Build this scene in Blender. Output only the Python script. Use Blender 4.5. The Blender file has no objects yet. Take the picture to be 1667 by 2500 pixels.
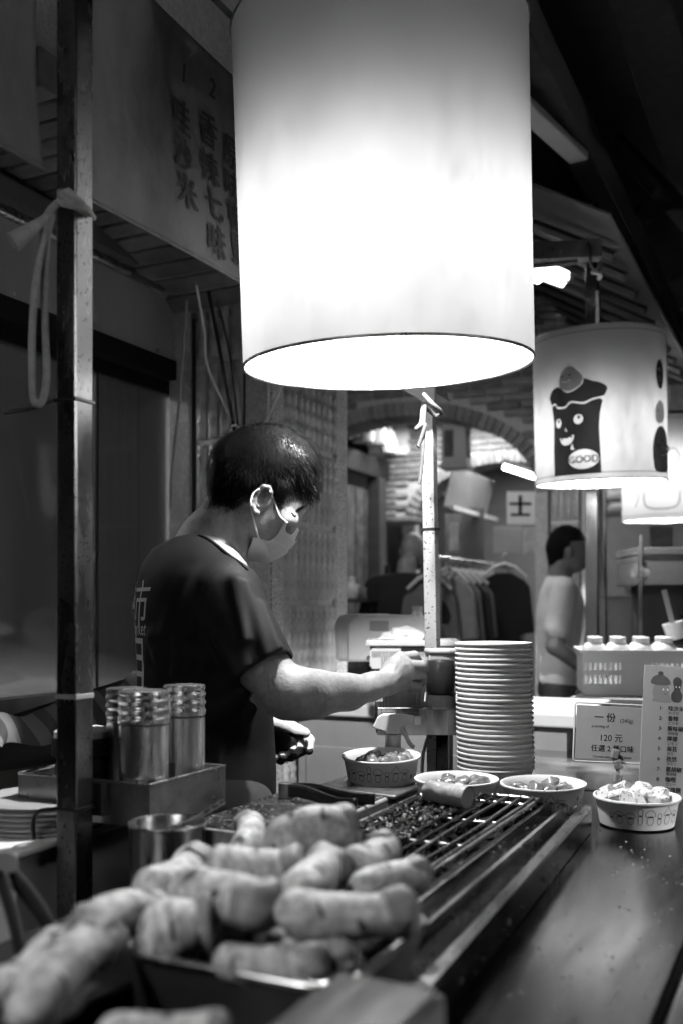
import bpy, bmesh, math, random
import numpy as np
from mathutils import Vector, Matrix, Euler, noise
random.seed(7); rng = np.random.default_rng(7)
SC = bpy.context.scene
COL = SC.collection

# ------------------------------------------------------------------ camera, world, exposure
H = 1.29                                   # lens height above the pavement (m)
cam_d = bpy.data.cameras.new('camera'); cam = bpy.data.objects.new('camera', cam_d); COL.objects.link(cam)
cam.location = (0, 0, H); cam.rotation_euler = (math.pi/2, 0, 0)
cam_d.sensor_fit = 'VERTICAL'; cam_d.sensor_height = 36; cam_d.sensor_width = 24
cam_d.lens = 34.56; cam_d.shift_y = 0.096
cam_d.clip_start = 0.05; cam_d.clip_end = 200
cam_d.dof.use_dof = True; cam_d.dof.focus_distance = 2.0; cam_d.dof.aperture_fstop = 2.8
SC.camera = cam
W = bpy.data.worlds.new('World'); SC.world = W; W.use_nodes = True
W.node_tree.nodes['Background'].inputs[0].default_value = (.5, .5, .5, 1)
W.node_tree.nodes['Background'].inputs[1].default_value = 0.008      # night sky
SC.view_settings.view_transform = 'Standard'; SC.view_settings.look = 'None'
SC.view_settings.exposure = 0.15; SC.view_settings.gamma = 1
SC.view_settings.use_curve_mapping = False
SC.render.engine = 'CYCLES'
SC.cycles.use_denoising = True
SC.cycles.max_bounces = 7; SC.cycles.diffuse_bounces = 3; SC.cycles.glossy_bounces = 4
SC.cycles.transmission_bounces = 5; SC.cycles.transparent_max_bounces = 8
SC.cycles.sample_clamp_indirect = 4; SC.cycles.caustics_reflective = False; SC.cycles.caustics_refractive = False
LAMP_W = 84.0                              # watts of a lamp's bulb

# ------------------------------------------------------------------ frames of reference
ANG = math.atan(.486); CA, SA = math.cos(ANG), math.sin(ANG)
RZ = -ANG                                  # stall frame: local x = across (t), local y = along the lane (s)
F = 2400.0
def P(px, py, d):                          # a point seen at photo pixel (px, py), d metres away
    return Vector(((px-833.5)/F*d, d, H+(1490-py)/F*d))
def St(t, s, z=0): return Vector((t*CA+s*SA, -t*SA+s*CA, z))
def toSt(p): return (p.x*CA-p.y*SA, p.x*SA+p.y*CA, p.z)

# ------------------------------------------------------------------ materials (black and white place: greys only)
MATS = {}
def mat(name, base=.5, rough=.5, metal=0., var=0., vs=8, stretch=(1,1,1), bump=0., bs=40, bstretch=None, spec=.5,
        coat=0., trans=0., rnd=0., rvar=0., speck=0., speckv=.1, sps=60, dirt=0., dirtv=.05, ds=3, sss=0., ior=1.45, aniso=0., det=6):
    m = bpy.data.materials.new(name); m.use_nodes = True; MATS[name] = m
    nt = m.node_tree; N = nt.nodes; L = nt.links; b = N['Principled BSDF']
    def inp(k, v): b.inputs[k].default_value = v
    inp('Base Color', (base, base, base, 1)); inp('Roughness', rough); inp('Metallic', metal); inp('Specular IOR Level', spec)
    inp('Coat Weight', coat); inp('Coat Roughness', .15); inp('Transmission Weight', trans); inp('IOR', ior)
    inp('Anisotropic', aniso)
    if sss: inp('Subsurface Weight', sss); inp('Subsurface Radius', (.01, .01, .01)); inp('Subsurface Scale', .6)
    tc = N.new('ShaderNodeTexCoord')
    def mapped(st):
        mp = N.new('ShaderNodeMapping'); mp.inputs['Scale'].default_value = st
        L.new(tc.outputs['Object'], mp.inputs[0]); return mp.outputs[0]
    def noisen(sc, st, detail=det, rough_=.6):
        n = N.new('ShaderNodeTexNoise'); n.inputs['Scale'].default_value = sc; n.inputs['Detail'].default_value = detail
        n.inputs['Roughness'].default_value = rough_; L.new(mapped(st), n.inputs['Vector']); return n.outputs['Fac']
    def rangen(src, a, b_, lo, hi):
        r = N.new('ShaderNodeMapRange'); r.inputs[1].default_value = a; r.inputs[2].default_value = b_
        r.inputs[3].default_value = lo; r.inputs[4].default_value = hi; L.new(src, r.inputs[0]); return r.outputs[0]
    def mixv(a, b_, f):
        x = N.new('ShaderNodeMix'); x.data_type = 'FLOAT'
        for i, v in ((0, f), (2, a), (3, b_)):
            if hasattr(v, 'links') or hasattr(v, 'is_linked'): L.new(v, x.inputs[i])
            else: x.inputs[i].default_value = v
        return x.outputs[0]
    col = None
    if var:
        col = rangen(noisen(vs, stretch), .25, .75, base*(1-var), base*(1+var))
    if rnd:
        oi = N.new('ShaderNodeObjectInfo'); r = rangen(oi.outputs['Random'], 0, 1, 1-rnd, 1+rnd)
        x = N.new('ShaderNodeMath'); x.operation = 'MULTIPLY'; L.new(r, x.inputs[0])
        if col is not None: L.new(col, x.inputs[1])
        else: x.inputs[1].default_value = base
        col = x.outputs[0]
    if speck:
        f = rangen(noisen(sps, (1,1,1), 2, .5), .5+.12*(1-speck), .5+.12*(1-speck)+.06, 0, 1)
        col = mixv(col if col is not None else base, speckv, f)
    if dirt:
        f = rangen(noisen(ds, stretch, 8, .7), .62-.25*dirt, .72-.1*dirt, 0, min(1, dirt*1.4))
        col = mixv(col if col is not None else base, dirtv, f)
    if col is not None: L.new(col, b.inputs['Base Color'])
    if rvar:
        L.new(rangen(noisen(vs*1.7, stretch), .3, .7, max(.02, rough-rvar), min(1, rough+rvar)), b.inputs['Roughness'])
    if bump:
        bn = N.new('ShaderNodeBump'); bn.inputs['Strength'].default_value = min(1, bump); bn.inputs['Distance'].default_value = .002*max(1, bump)
        L.new(noisen(bs, bstretch or stretch, 8, .65), bn.inputs['Height']); L.new(bn.outputs[0], b.inputs['Normal'])
    return m
def emit(name, strength, v=1.):
    m = bpy.data.materials.new(name); m.use_nodes = True; MATS[name] = m
    b = m.node_tree.nodes['Principled BSDF']; b.inputs['Base Color'].default_value = (v, v, v, 1)
    b.inputs['Emission Color'].default_value = (1, 1, 1, 1); b.inputs['Emission Strength'].default_value = strength
    return m
def shade_mat(name, trl=.72, dirt=.5, base=.3, dcol=.8):
    m = bpy.data.materials.new(name); m.use_nodes = True; MATS[name] = m
    nt = m.node_tree; N = nt.nodes; L = nt.links; N.remove(N['Principled BSDF']); out = N['Material Output']
    tc = N.new('ShaderNodeTexCoord')
    def nz(sc, st, d=8, r=.65):
        mp = N.new('ShaderNodeMapping'); mp.inputs['Scale'].default_value = st; L.new(tc.outputs['Object'], mp.inputs[0])
        n = N.new('ShaderNodeTexNoise'); n.inputs['Scale'].default_value = sc; n.inputs['Detail'].default_value = d; n.inputs['Roughness'].default_value = r
        L.new(mp.outputs[0], n.inputs['Vector']); return n.outputs['Fac']
    def rg(s, a, b, lo, hi):
        r = N.new('ShaderNodeMapRange'); r.inputs[1].default_value = a; r.inputs[2].default_value = b; r.inputs[3].default_value = lo; r.inputs[4].default_value = hi
        L.new(s, r.inputs[0]); return r.outputs[0]
    def mul(a, b):
        x = N.new('ShaderNodeMath'); x.operation = 'MULTIPLY'; L.new(a, x.inputs[0]); L.new(b, x.inputs[1]); return x.outputs[0]
    st = rg(nz(5, (1, 1, .6), 5, .55), .35, .8, 1, 1-dirt)               # water stains of the cloth
    fine = rg(nz(90, (1, 1, .08), 4), .3, .7, 1-dirt*.22, 1)        # weave, vertical fibres
    grime = rg(nz(26, (1, 1, .5), 8, .75), .52, .7, 1, 1-dirt*.45)
    c = mul(mul(st, fine), grime)
    k = N.new('ShaderNodeMath'); k.operation = 'MULTIPLY'; k.inputs[1].default_value = base; L.new(c, k.inputs[0]); c = k.outputs[0]
    comb = N.new('ShaderNodeCombineColor')
    for i in range(3): L.new(c, comb.inputs[i])
    d = N.new('ShaderNodeBsdfDiffuse'); t = N.new('ShaderNodeBsdfTranslucent')
    d.inputs[0].default_value = (dcol, dcol, dcol, 1); L.new(comb.outputs[0], t.inputs[0])
    mx = N.new('ShaderNodeMixShader'); mx.inputs[0].default_value = trl
    L.new(d.outputs[0], mx.inputs[1]); L.new(t.outputs[0], mx.inputs[2]); L.new(mx.outputs[0], out.inputs[0])
    return m
def glass_mat(name, tint=.9, rough=.05, refl=.25, grey=.1, gval=.3):
    m = bpy.data.materials.new(name); m.use_nodes = True; MATS[name] = m
    nt = m.node_tree; N = nt.nodes; L = nt.links; N.remove(N['Principled BSDF']); out = N['Material Output']
    tr = N.new('ShaderNodeBsdfTransparent'); tr.inputs[0].default_value = (tint, tint, tint, 1)
    gl = N.new('ShaderNodeBsdfGlossy'); gl.inputs['Roughness'].default_value = rough
    df = N.new('ShaderNodeBsdfDiffuse'); df.inputs[0].default_value = (gval, gval, gval, 1)
    a = N.new('ShaderNodeMixShader'); a.inputs[0].default_value = grey; L.new(tr.outputs[0], a.inputs[1]); L.new(df.outputs[0], a.inputs[2])
    lw = N.new('ShaderNodeLayerWeight'); lw.inputs[0].default_value = refl
    b = N.new('ShaderNodeMixShader'); L.new(lw.outputs['Fresnel'], b.inputs[0]); L.new(a.outputs[0], b.inputs[1]); L.new(gl.outputs[0], b.inputs[2])
    L.new(b.outputs[0], out.inputs[0]); return m

mat('black', .012, .7, spec=.15); mat('ink', .015, .75); mat('white_ink', .75, .6)
mat('dark_metal', .04, .45, .6, var=.3, vs=20)
mat('steel', .48, .27, 1, var=.12, vs=14, stretch=(1,1,.1), rvar=.1, bump=.05, bs=60, bstretch=(1,1,.03))
mat('steel_worn', .34, .33, 1, var=.3, vs=6, rvar=.14, bump=.1, bs=50, dirt=.35, dirtv=.06, ds=9)
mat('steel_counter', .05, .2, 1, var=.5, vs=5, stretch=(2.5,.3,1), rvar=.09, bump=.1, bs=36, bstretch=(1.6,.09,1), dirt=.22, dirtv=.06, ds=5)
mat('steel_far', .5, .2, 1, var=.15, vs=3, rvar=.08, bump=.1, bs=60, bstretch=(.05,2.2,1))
mat('steel_rail', .42, .2, 1, var=.3, vs=9, stretch=(1,.3,1), rvar=.1, speck=.12, speckv=.03, sps=160)
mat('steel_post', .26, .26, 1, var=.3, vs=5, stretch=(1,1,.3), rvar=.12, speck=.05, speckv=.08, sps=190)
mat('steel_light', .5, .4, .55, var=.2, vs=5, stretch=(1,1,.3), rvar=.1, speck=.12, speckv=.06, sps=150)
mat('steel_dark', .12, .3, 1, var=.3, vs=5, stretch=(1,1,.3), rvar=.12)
mat('print_white', .4, .6)
mat('plaster', .4, .9, var=.2, vs=3)
mat('steel_hood', .6, .4, .35, var=.25, vs=3, stretch=(1,1,.25), rvar=.1, bump=.05, bs=12)
mat('granite', .58, .5, var=.25, vs=30, speck=1.0, speckv=.5, sps=95, bump=.3, bs=160)
mat('granite_pale', .62, .6, var=.3, vs=60, speck=.6, speckv=.14, sps=170, bump=.3, bs=160)
mat('tile', .55, .26, var=.45, vs=40, stretch=(1,1,.4), coat=.5, rnd=.18)
mat('grout', .8, .9, var=.2, vs=20)
mat('groove', .03, .8)
mat('brick', .2, .75, var=.35, vs=18, rnd=.35, bump=.4, bs=60)
mat('mortar', .42, .9, var=.2, vs=30)
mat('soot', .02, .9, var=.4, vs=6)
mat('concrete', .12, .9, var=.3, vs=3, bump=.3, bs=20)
mat('paving', .1, .6, var=.35, vs=2, rvar=.15, bump=.3, bs=12)
mat('canvas', .09, .8, var=.22, vs=9, stretch=(1,1,.5), dirt=.55, dirtv=.035, ds=6, bump=.2, bs=160)
mat('canvas_dark', .035, .8, var=.3, vs=3)
mat('wood_dark', .035, .6, var=.4, vs=6, stretch=(.2,1,1))
mat('wood', .28, .55, var=.3, vs=30, stretch=(1,1,.12))
mat('wood_pale', .4, .5, var=.25, vs=40, stretch=(1,1,.1))
mat('steel_bright', .66, .24, .93, var=.15, vs=12, stretch=(1,1,.1), rvar=.08)
mat('rope_dark', .06, .9, var=.3, vs=80)
mat('rope', .26, .9, var=.3, vs=80, bump=.5, bs=300)
mat('paper', .62, .5, var=.05, vs=10)
mat('paper_inner', .55, .4, var=.06, vs=10)
mat('card', .27, .45, var=.08, vs=8)
mat('card_film', .45, .2, spec=.6)
mat('plastic_white', .68, .42, var=.08, vs=12)
mat('plastic_milky', .72, .3, sss=.2, var=.05, vs=9)
mat('plastic_grey', .3, .45, var=.15, vs=6)
mat('plastic_black', .015, .28, var=.4, vs=120)
mat('skin', .2, .5, var=.3, vs=60, bump=.6, bs=150, sss=.12, spec=.45)
mat('skin_far', .16, .55, var=.15, vs=20)
mat('hair', .004, .8, var=.3, vs=60, spec=.12)
mat('hair_strand', .0035, .28, rnd=0, spec=.07)
mat('shirt', .0032, .7, var=.25, vs=30, bump=.25, bs=420, spec=.16)
mat('trousers', .03, .8, var=.2, vs=20)
mat('shirt_white', .75, .85, var=.12, vs=10)
mat('cloth_grey', .1, .9, var=.15, vs=10); mat('cloth_mid', .2, .9, var=.2, vs=12); mat('cloth_pale', .5, .9, var=.15, vs=12); mat('cloth_black', .008, .95)
mat('mask', .92, .75, var=.05, vs=40, bump=.3, bs=500, bstretch=(1,1,1), sss=.1)
mat('strap', .8, .7)
mat('glove', .62, .9, var=.15, vs=60, bump=.6, bs=320, dirt=.18, dirtv=.05, ds=30)
mat('glove_palm', .03, .8, var=.5, vs=60, bump=.4, bs=200)
mat('mushroom', .36, .55, var=.8, vs=9, bump=.6, bs=30, bstretch=(2.5,2.5,.5), dirt=.5, dirtv=.05, ds=12, sss=.12)
mat('mushroom_cap', .14, .55, var=.4, vs=18, bump=.4, bs=60, sss=.08)
mat('mushroom_cut', .03, .7)
mat('mushroom_roast', .3, .25, var=.7, vs=26, bump=.5, bs=60, dirt=.4, dirtv=.03, ds=28, spec=.6, coat=.4)
mat('mushroom_flesh', .5, .5, var=.1, vs=60, bump=.4, bs=150)
mat('chunk_glazed', .13, .22, var=.8, vs=50, bump=.7, bs=120, coat=.6)
mat('chunk_pale', .52, .55, var=.15, vs=30, speck=.35, speckv=.05, sps=220, bump=.3, bs=100)
mat('char', .012, .3, var=.8, vs=60, bump=1, bs=160, coat=.3)
mat('grill_dark', .01, .9, var=.5, vs=20, spec=.1)
mat('board_top', .018, .22, var=.7, vs=9, stretch=(.25,2.5,1), rvar=.12, speck=.1, speckv=.3, sps=190, bump=.3, bs=30, bstretch=(.3,3,1))
mat('board_side', .3, .6, var=.25, vs=14, dirt=.5, dirtv=.025, ds=26, stretch=(1,1,.35))
mat('sauce', .01, .12, spec=.6)
mat('crate_white', .6, .45, var=.06, vs=6)
mat('stripe_dark', .05, .9); mat('stripe_pale', .16, .9)
mat('print_dark', .05, .8, var=.3, vs=30)
mat('print_grey', .17, .7)
mat('clear_plastic', .6, .12, trans=.7, ior=1.3)
mat('poster', .4, .7, var=.5, vs=14); mat('poster_dark', .06, .6, var=.8, vs=12); mat('goods', .3, .5, rnd=.8, var=.4, vs=25)
shade_mat('shade_cloth', .62, .34, .062); shade_mat('shade_stained', .6, .66, .05); shade_mat('shade_fill', .75, .15, .95); shade_mat('shade_far', .6, .25, .045); shade_mat('paint_dark', .8, .4, .05, .035); shade_mat('paint_grey', .8, .5, .4, .22); shade_mat('paint_white', .85, .2, .95, .7)  # the most translucent cloth is made to pass more light from unseen fill lamps
emit('bulb', 12); emit('tube_light', 14); emit('reflector_light', 6)
glass_mat('window_glass', .8, .06, .3, .34, .5); glass_mat('clear_wall', .93, .05, .12, .03, .4); glass_mat('jar_glass', .8, .05, .3, .1, .3); glass_mat('acrylic', .7, .12, .25, .2, .2)  # the window's grey film is put in for the street's reflection

# ------------------------------------------------------------------ mesh helpers
class MB:
    def __init__(s): s.v = []; s.f = []
    def add(s, vs, fs):
        o = len(s.v); s.v += [tuple(x) for x in vs]; s.f += [tuple(i+o for i in f) for f in fs]; return s
    def box(s, c, size, M=None, bev=0):
        x, y, z = (a/2 for a in size); c = Vector(c)
        if bev:
            bm = bmesh.new(); bmesh.ops.create_cube(bm, size=1)
            for v in bm.verts: v.co = Vector((v.co.x*size[0], v.co.y*size[1], v.co.z*size[2]))
            bmesh.ops.bevel(bm, geom=bm.edges[:], offset=bev, segments=2, affect='EDGES', profile=.5)
            bm.verts.index_update()
            vs = [v.co.copy() for v in bm.verts]; fs = [[v.index for v in f.verts] for f in bm.faces]; bm.free()
        else:
            vs = [Vector((a, b, d)) for a in (-x, x) for b in (-y, y) for d in (-z, z)]
            fs = [(0,1,3,2), (4,6,7,5), (0,4,5,1), (2,3,7,6), (0,2,6,4), (1,5,7,3)]
        if M is not None: vs = [M @ v for v in vs]
        return s.add([v+c for v in vs], fs)
    def tube(s, path, rad, n=8, caps=True, closed=False, sq=None):
        pts = [Vector(p) for p in path]; m = len(pts)
        rads = rad if isinstance(rad, (list, tuple)) else [rad]*m
        rings = []; up = None
        for i, p in enumerate(pts):
            if closed: d = pts[(i+1) % m]-pts[i-1]
            else: d = pts[min(i+1, m-1)]-pts[max(i-1, 0)]
            d.normalize()
            if up is None:
                up = Vector((0,0,1)) if abs(d.z) < .9 else Vector((1,0,0))
            a = d.cross(up)
            if a.length < 1e-6: a = d.orthogonal()
            a.normalize(); b = a.cross(d).normalized(); up = b
            rings.append([p+(a*math.cos(2*math.pi*k/n)+b*math.sin(2*math.pi*k/n))*rads[i] for k in range(n)])
        vs = [v for r in rings for v in r]; fs = []
        for i in range(m if closed else m-1):
            j = (i+1) % m
            for k in range(n): fs.append((i*n+k, i*n+(k+1) % n, j*n+(k+1) % n, j*n+k))
        if caps and not closed: fs.append(tuple(range(n))[::-1]); fs.append(tuple((m-1)*n+k for k in range(n)))
        return s.add(vs, fs)
    def lathe(s, prof, n=48, c=(0,0,0), M=None, a0=0, a1=2*math.pi):
        full = abs(a1-a0-2*math.pi) < 1e-6; cnt = n if full else n+1
        vs = []
        for r, z in prof:
            for k in range(cnt):
                a = a0+(a1-a0)*k/n; vs.append(Vector((r*math.cos(a), r*math.sin(a), z)))
        fs = []
        for i in range(len(prof)-1):
            for k in range(n):
                k2 = (k+1) % cnt
                fs.append((i*cnt+k, i*cnt+k2, (i+1)*cnt+k2, (i+1)*cnt+k))
        if M is not None: vs = [M @ v for v in vs]
        c = Vector(c); return s.add([v+c for v in vs], fs)
    def prism(s, poly, d, M=None, c=(0,0,0)):           # poly in xz, thickness d along y (centred)
        n = len(poly); vs = [Vector((x, y, z)) for y in (-d/2, d/2) for x, z in poly]
        fs = [tuple(range(n)), tuple(range(2*n-1, n-1, -1))]+[(i, n+i, n+(i+1) % n, (i+1) % n) for i in range(n)]
        if M is not None: vs = [M @ v for v in vs]
        c = Vector(c); return s.add([v+c for v in vs], fs)
    def grid(s, fn, nu, nv):
        vs = [fn(i/nu, j/nv) for i in range(nu+1) for j in range(nv+1)]
        return s.add(vs, [(i*(nv+1)+j, (i+1)*(nv+1)+j, (i+1)*(nv+1)+j+1, i*(nv+1)+j+1) for i in range(nu) for j in range(nv)])
    def mesh(s, name, m, smooth=None):
        me = bpy.data.meshes.new(name); me.from_pydata([tuple(v) for v in s.v], [], s.f); me.update()
        bm = bmesh.new(); bm.from_mesh(me); bmesh.ops.recalc_face_normals(bm, faces=bm.faces[:]); bm.to_mesh(me); bm.free()
        me.materials.append(MATS[m] if isinstance(m, str) else m)
        if smooth is not None: shade(me, smooth)
        return me
    def obj(s, name, m, parent=None, smooth=None, loc=(0,0,0), rot=(0,0,0)):
        return mo(name, s.mesh(name, m, smooth), parent, loc, rot)
def shade(me, ang=40):
    me.polygons.foreach_set('use_smooth', [True]*len(me.polygons))
    if ang < 180:
        try: me.set_sharp_from_angle(angle=math.radians(ang))
        except Exception: pass
def mo(name, me, parent=None, loc=(0,0,0), rot=(0,0,0)):
    o = bpy.data.objects.new(name, me); COL.objects.link(o); o.location = loc; o.rotation_euler = rot
    if parent is not None: o.parent = parent
    return o
def tag(o, label=None, cat=None, group=None, kind=None):
    if label: o['label'] = label
    if cat: o['category'] = cat
    if group: o['group'] = group
    if kind: o['kind'] = kind
    return o
def thing(name, label, cat, loc=(0,0,0), rz=0, group=None, rot=None):
    o = bpy.data.objects.new(name, None); COL.objects.link(o); o.empty_display_size = .05
    o.location = loc; o.rotation_euler = rot if rot else (0,0,rz)
    return tag(o, label, cat, group)
def copy_tree(o, parent=None):
    c = o.copy(); COL.objects.link(c)
    if parent is not None: c.parent = parent
    for ch in list(o.children): copy_tree(ch, c)
    return c
def lastchild(o, names): return None
def arc(cx, cz, r, a0, a1, n): return [(cx+r*math.cos(a0+(a1-a0)*i/n), cz+r*math.sin(a0+(a1-a0)*i/n)) for i in range(n+1)]
def text_mesh(txt, size, bold=0., align='CENTER', space=1., refine=0.):
    c = bpy.data.curves.new('lettering', 'FONT'); c.body = txt; c.size = size; c.align_x = align; c.space_line = space
    c.resolution_u = 3
    o = bpy.data.objects.new('lettering', c); COL.objects.link(o)
    dg = bpy.context.evaluated_depsgraph_get(); dg.update()
    me = bpy.data.meshes.new_from_object(o.evaluated_get(dg)); bpy.data.objects.remove(o); bpy.data.curves.remove(c)
    bm = bmesh.new(); bm.from_mesh(me); bmesh.ops.triangulate(bm, faces=bm.faces[:])
    if refine:
        for _ in range(4):
            e = [e for e in bm.edges if e.calc_length() > refine]
            if not e: break
            bmesh.ops.subdivide_edges(bm, edges=e, cuts=1)
            bmesh.ops.triangulate(bm, faces=bm.faces[:])
    if bold:
        g0 = bm.verts[:]+bm.edges[:]+bm.faces[:]
        for dx, dy in ((bold,0),(-bold,0),(0,bold*.6),(0,-bold*.6)):
            r = bmesh.ops.duplicate(bm, geom=g0); bmesh.ops.translate(bm, vec=(dx,dy,0), verts=[v for v in r['geom'] if isinstance(v, bmesh.types.BMVert)])
    bm.to_mesh(me); bm.free(); return me
def mapmesh(me, fn, m):
    for v in me.vertices: v.co = fn(v.co.x, v.co.y)
    me.materials.clear(); me.materials.append(MATS[m]); return me
def stroke(pts, w, closed=False):                         # flat ribbon in 2D -> verts, faces
    n = len(pts); vs = []; fs = []
    for i in range(n):
        if closed: a, b = pts[i-1], pts[(i+1) % n]
        else: a, b = pts[max(0, i-1)], pts[min(n-1, i+1)]
        dx, dy = b[0]-a[0], b[1]-a[1]; l = math.hypot(dx, dy) or 1
        vs += [(pts[i][0]-dy/l*w/2, pts[i][1]+dx/l*w/2), (pts[i][0]+dy/l*w/2, pts[i][1]-dx/l*w/2)]
    for i in range(n if closed else n-1):
        j = (i+1) % n; fs.append((2*i, 2*i+1, 2*j+1, 2*j))
    return vs, fs
def spline(pts, n=6, closed=False):
    out = []; m = len(pts)
    for i in range(m if closed else m-1):
        p = [Vector(pts[(i+k) % m] if closed else pts[max(0, min(m-1, i+k))]) for k in (-1, 0, 1, 2)]
        for k in range(n):
            t = k/n
            out.append(.5*((2*p[1])+(p[2]-p[0])*t+(2*p[0]-5*p[1]+4*p[2]-p[3])*t*t+(3*p[1]-p[0]-3*p[2]+p[3])*t**3))
    if not closed: out.append(Vector(pts[-1]))
    return out
def fillpoly(poly, step=0):                              # triangulated 2D polygon, refined so that it can be bent
    bm = bmesh.new(); vs = [bm.verts.new((x, y, 0)) for x, y in poly]; bm.faces.new(vs)
    bmesh.ops.triangulate(bm, faces=bm.faces[:])
    if step:
        for _ in range(6):
            e = [e for e in bm.edges if e.calc_length() > step]
            if not e: break
            bmesh.ops.subdivide_edges(bm, edges=e, cuts=1); bmesh.ops.triangulate(bm, faces=bm.faces[:])
    bm.verts.index_update(); r = [(v.co.x, v.co.y) for v in bm.verts], [[v.index for v in f.verts] for f in bm.faces]; bm.free(); return r

def fillholes(outer, holes, step):
    bm = bmesh.new(); edges = []
    for loop in [outer]+list(holes):
        vs = [bm.verts.new((x, y, 0)) for x, y in loop]
        edges += [bm.edges.new((vs[i], vs[(i+1) % len(vs)])) for i in range(len(vs))]
    bmesh.ops.triangle_fill(bm, use_beauty=True, use_dissolve=False, edges=edges)
    def inside(p, poly):
        c = False; n = len(poly)
        for i in range(n):
            (x1, y1), (x2, y2) = poly[i], poly[i-1]
            if (y1 > p.y) != (y2 > p.y) and p.x < (x2-x1)*(p.y-y1)/(y2-y1)+x1: c = not c
        return c
    bad = [f for f in bm.faces if any(inside(f.calc_center_median(), h) for h in holes) or not inside(f.calc_center_median(), outer)]
    bmesh.ops.delete(bm, geom=bad, context='FACES_ONLY')
    for _ in range(5):
        e = [e for e in bm.edges if e.calc_length() > step]
        if not e: break
        bmesh.ops.subdivide_edges(bm, edges=e, cuts=1); bmesh.ops.triangulate(bm, faces=bm.faces[:])
    bm.verts.index_update(); r = [(v.co.x, v.co.y) for v in bm.verts], [[v.index for v in f.verts] for f in bm.faces]; bm.free(); return r

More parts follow.
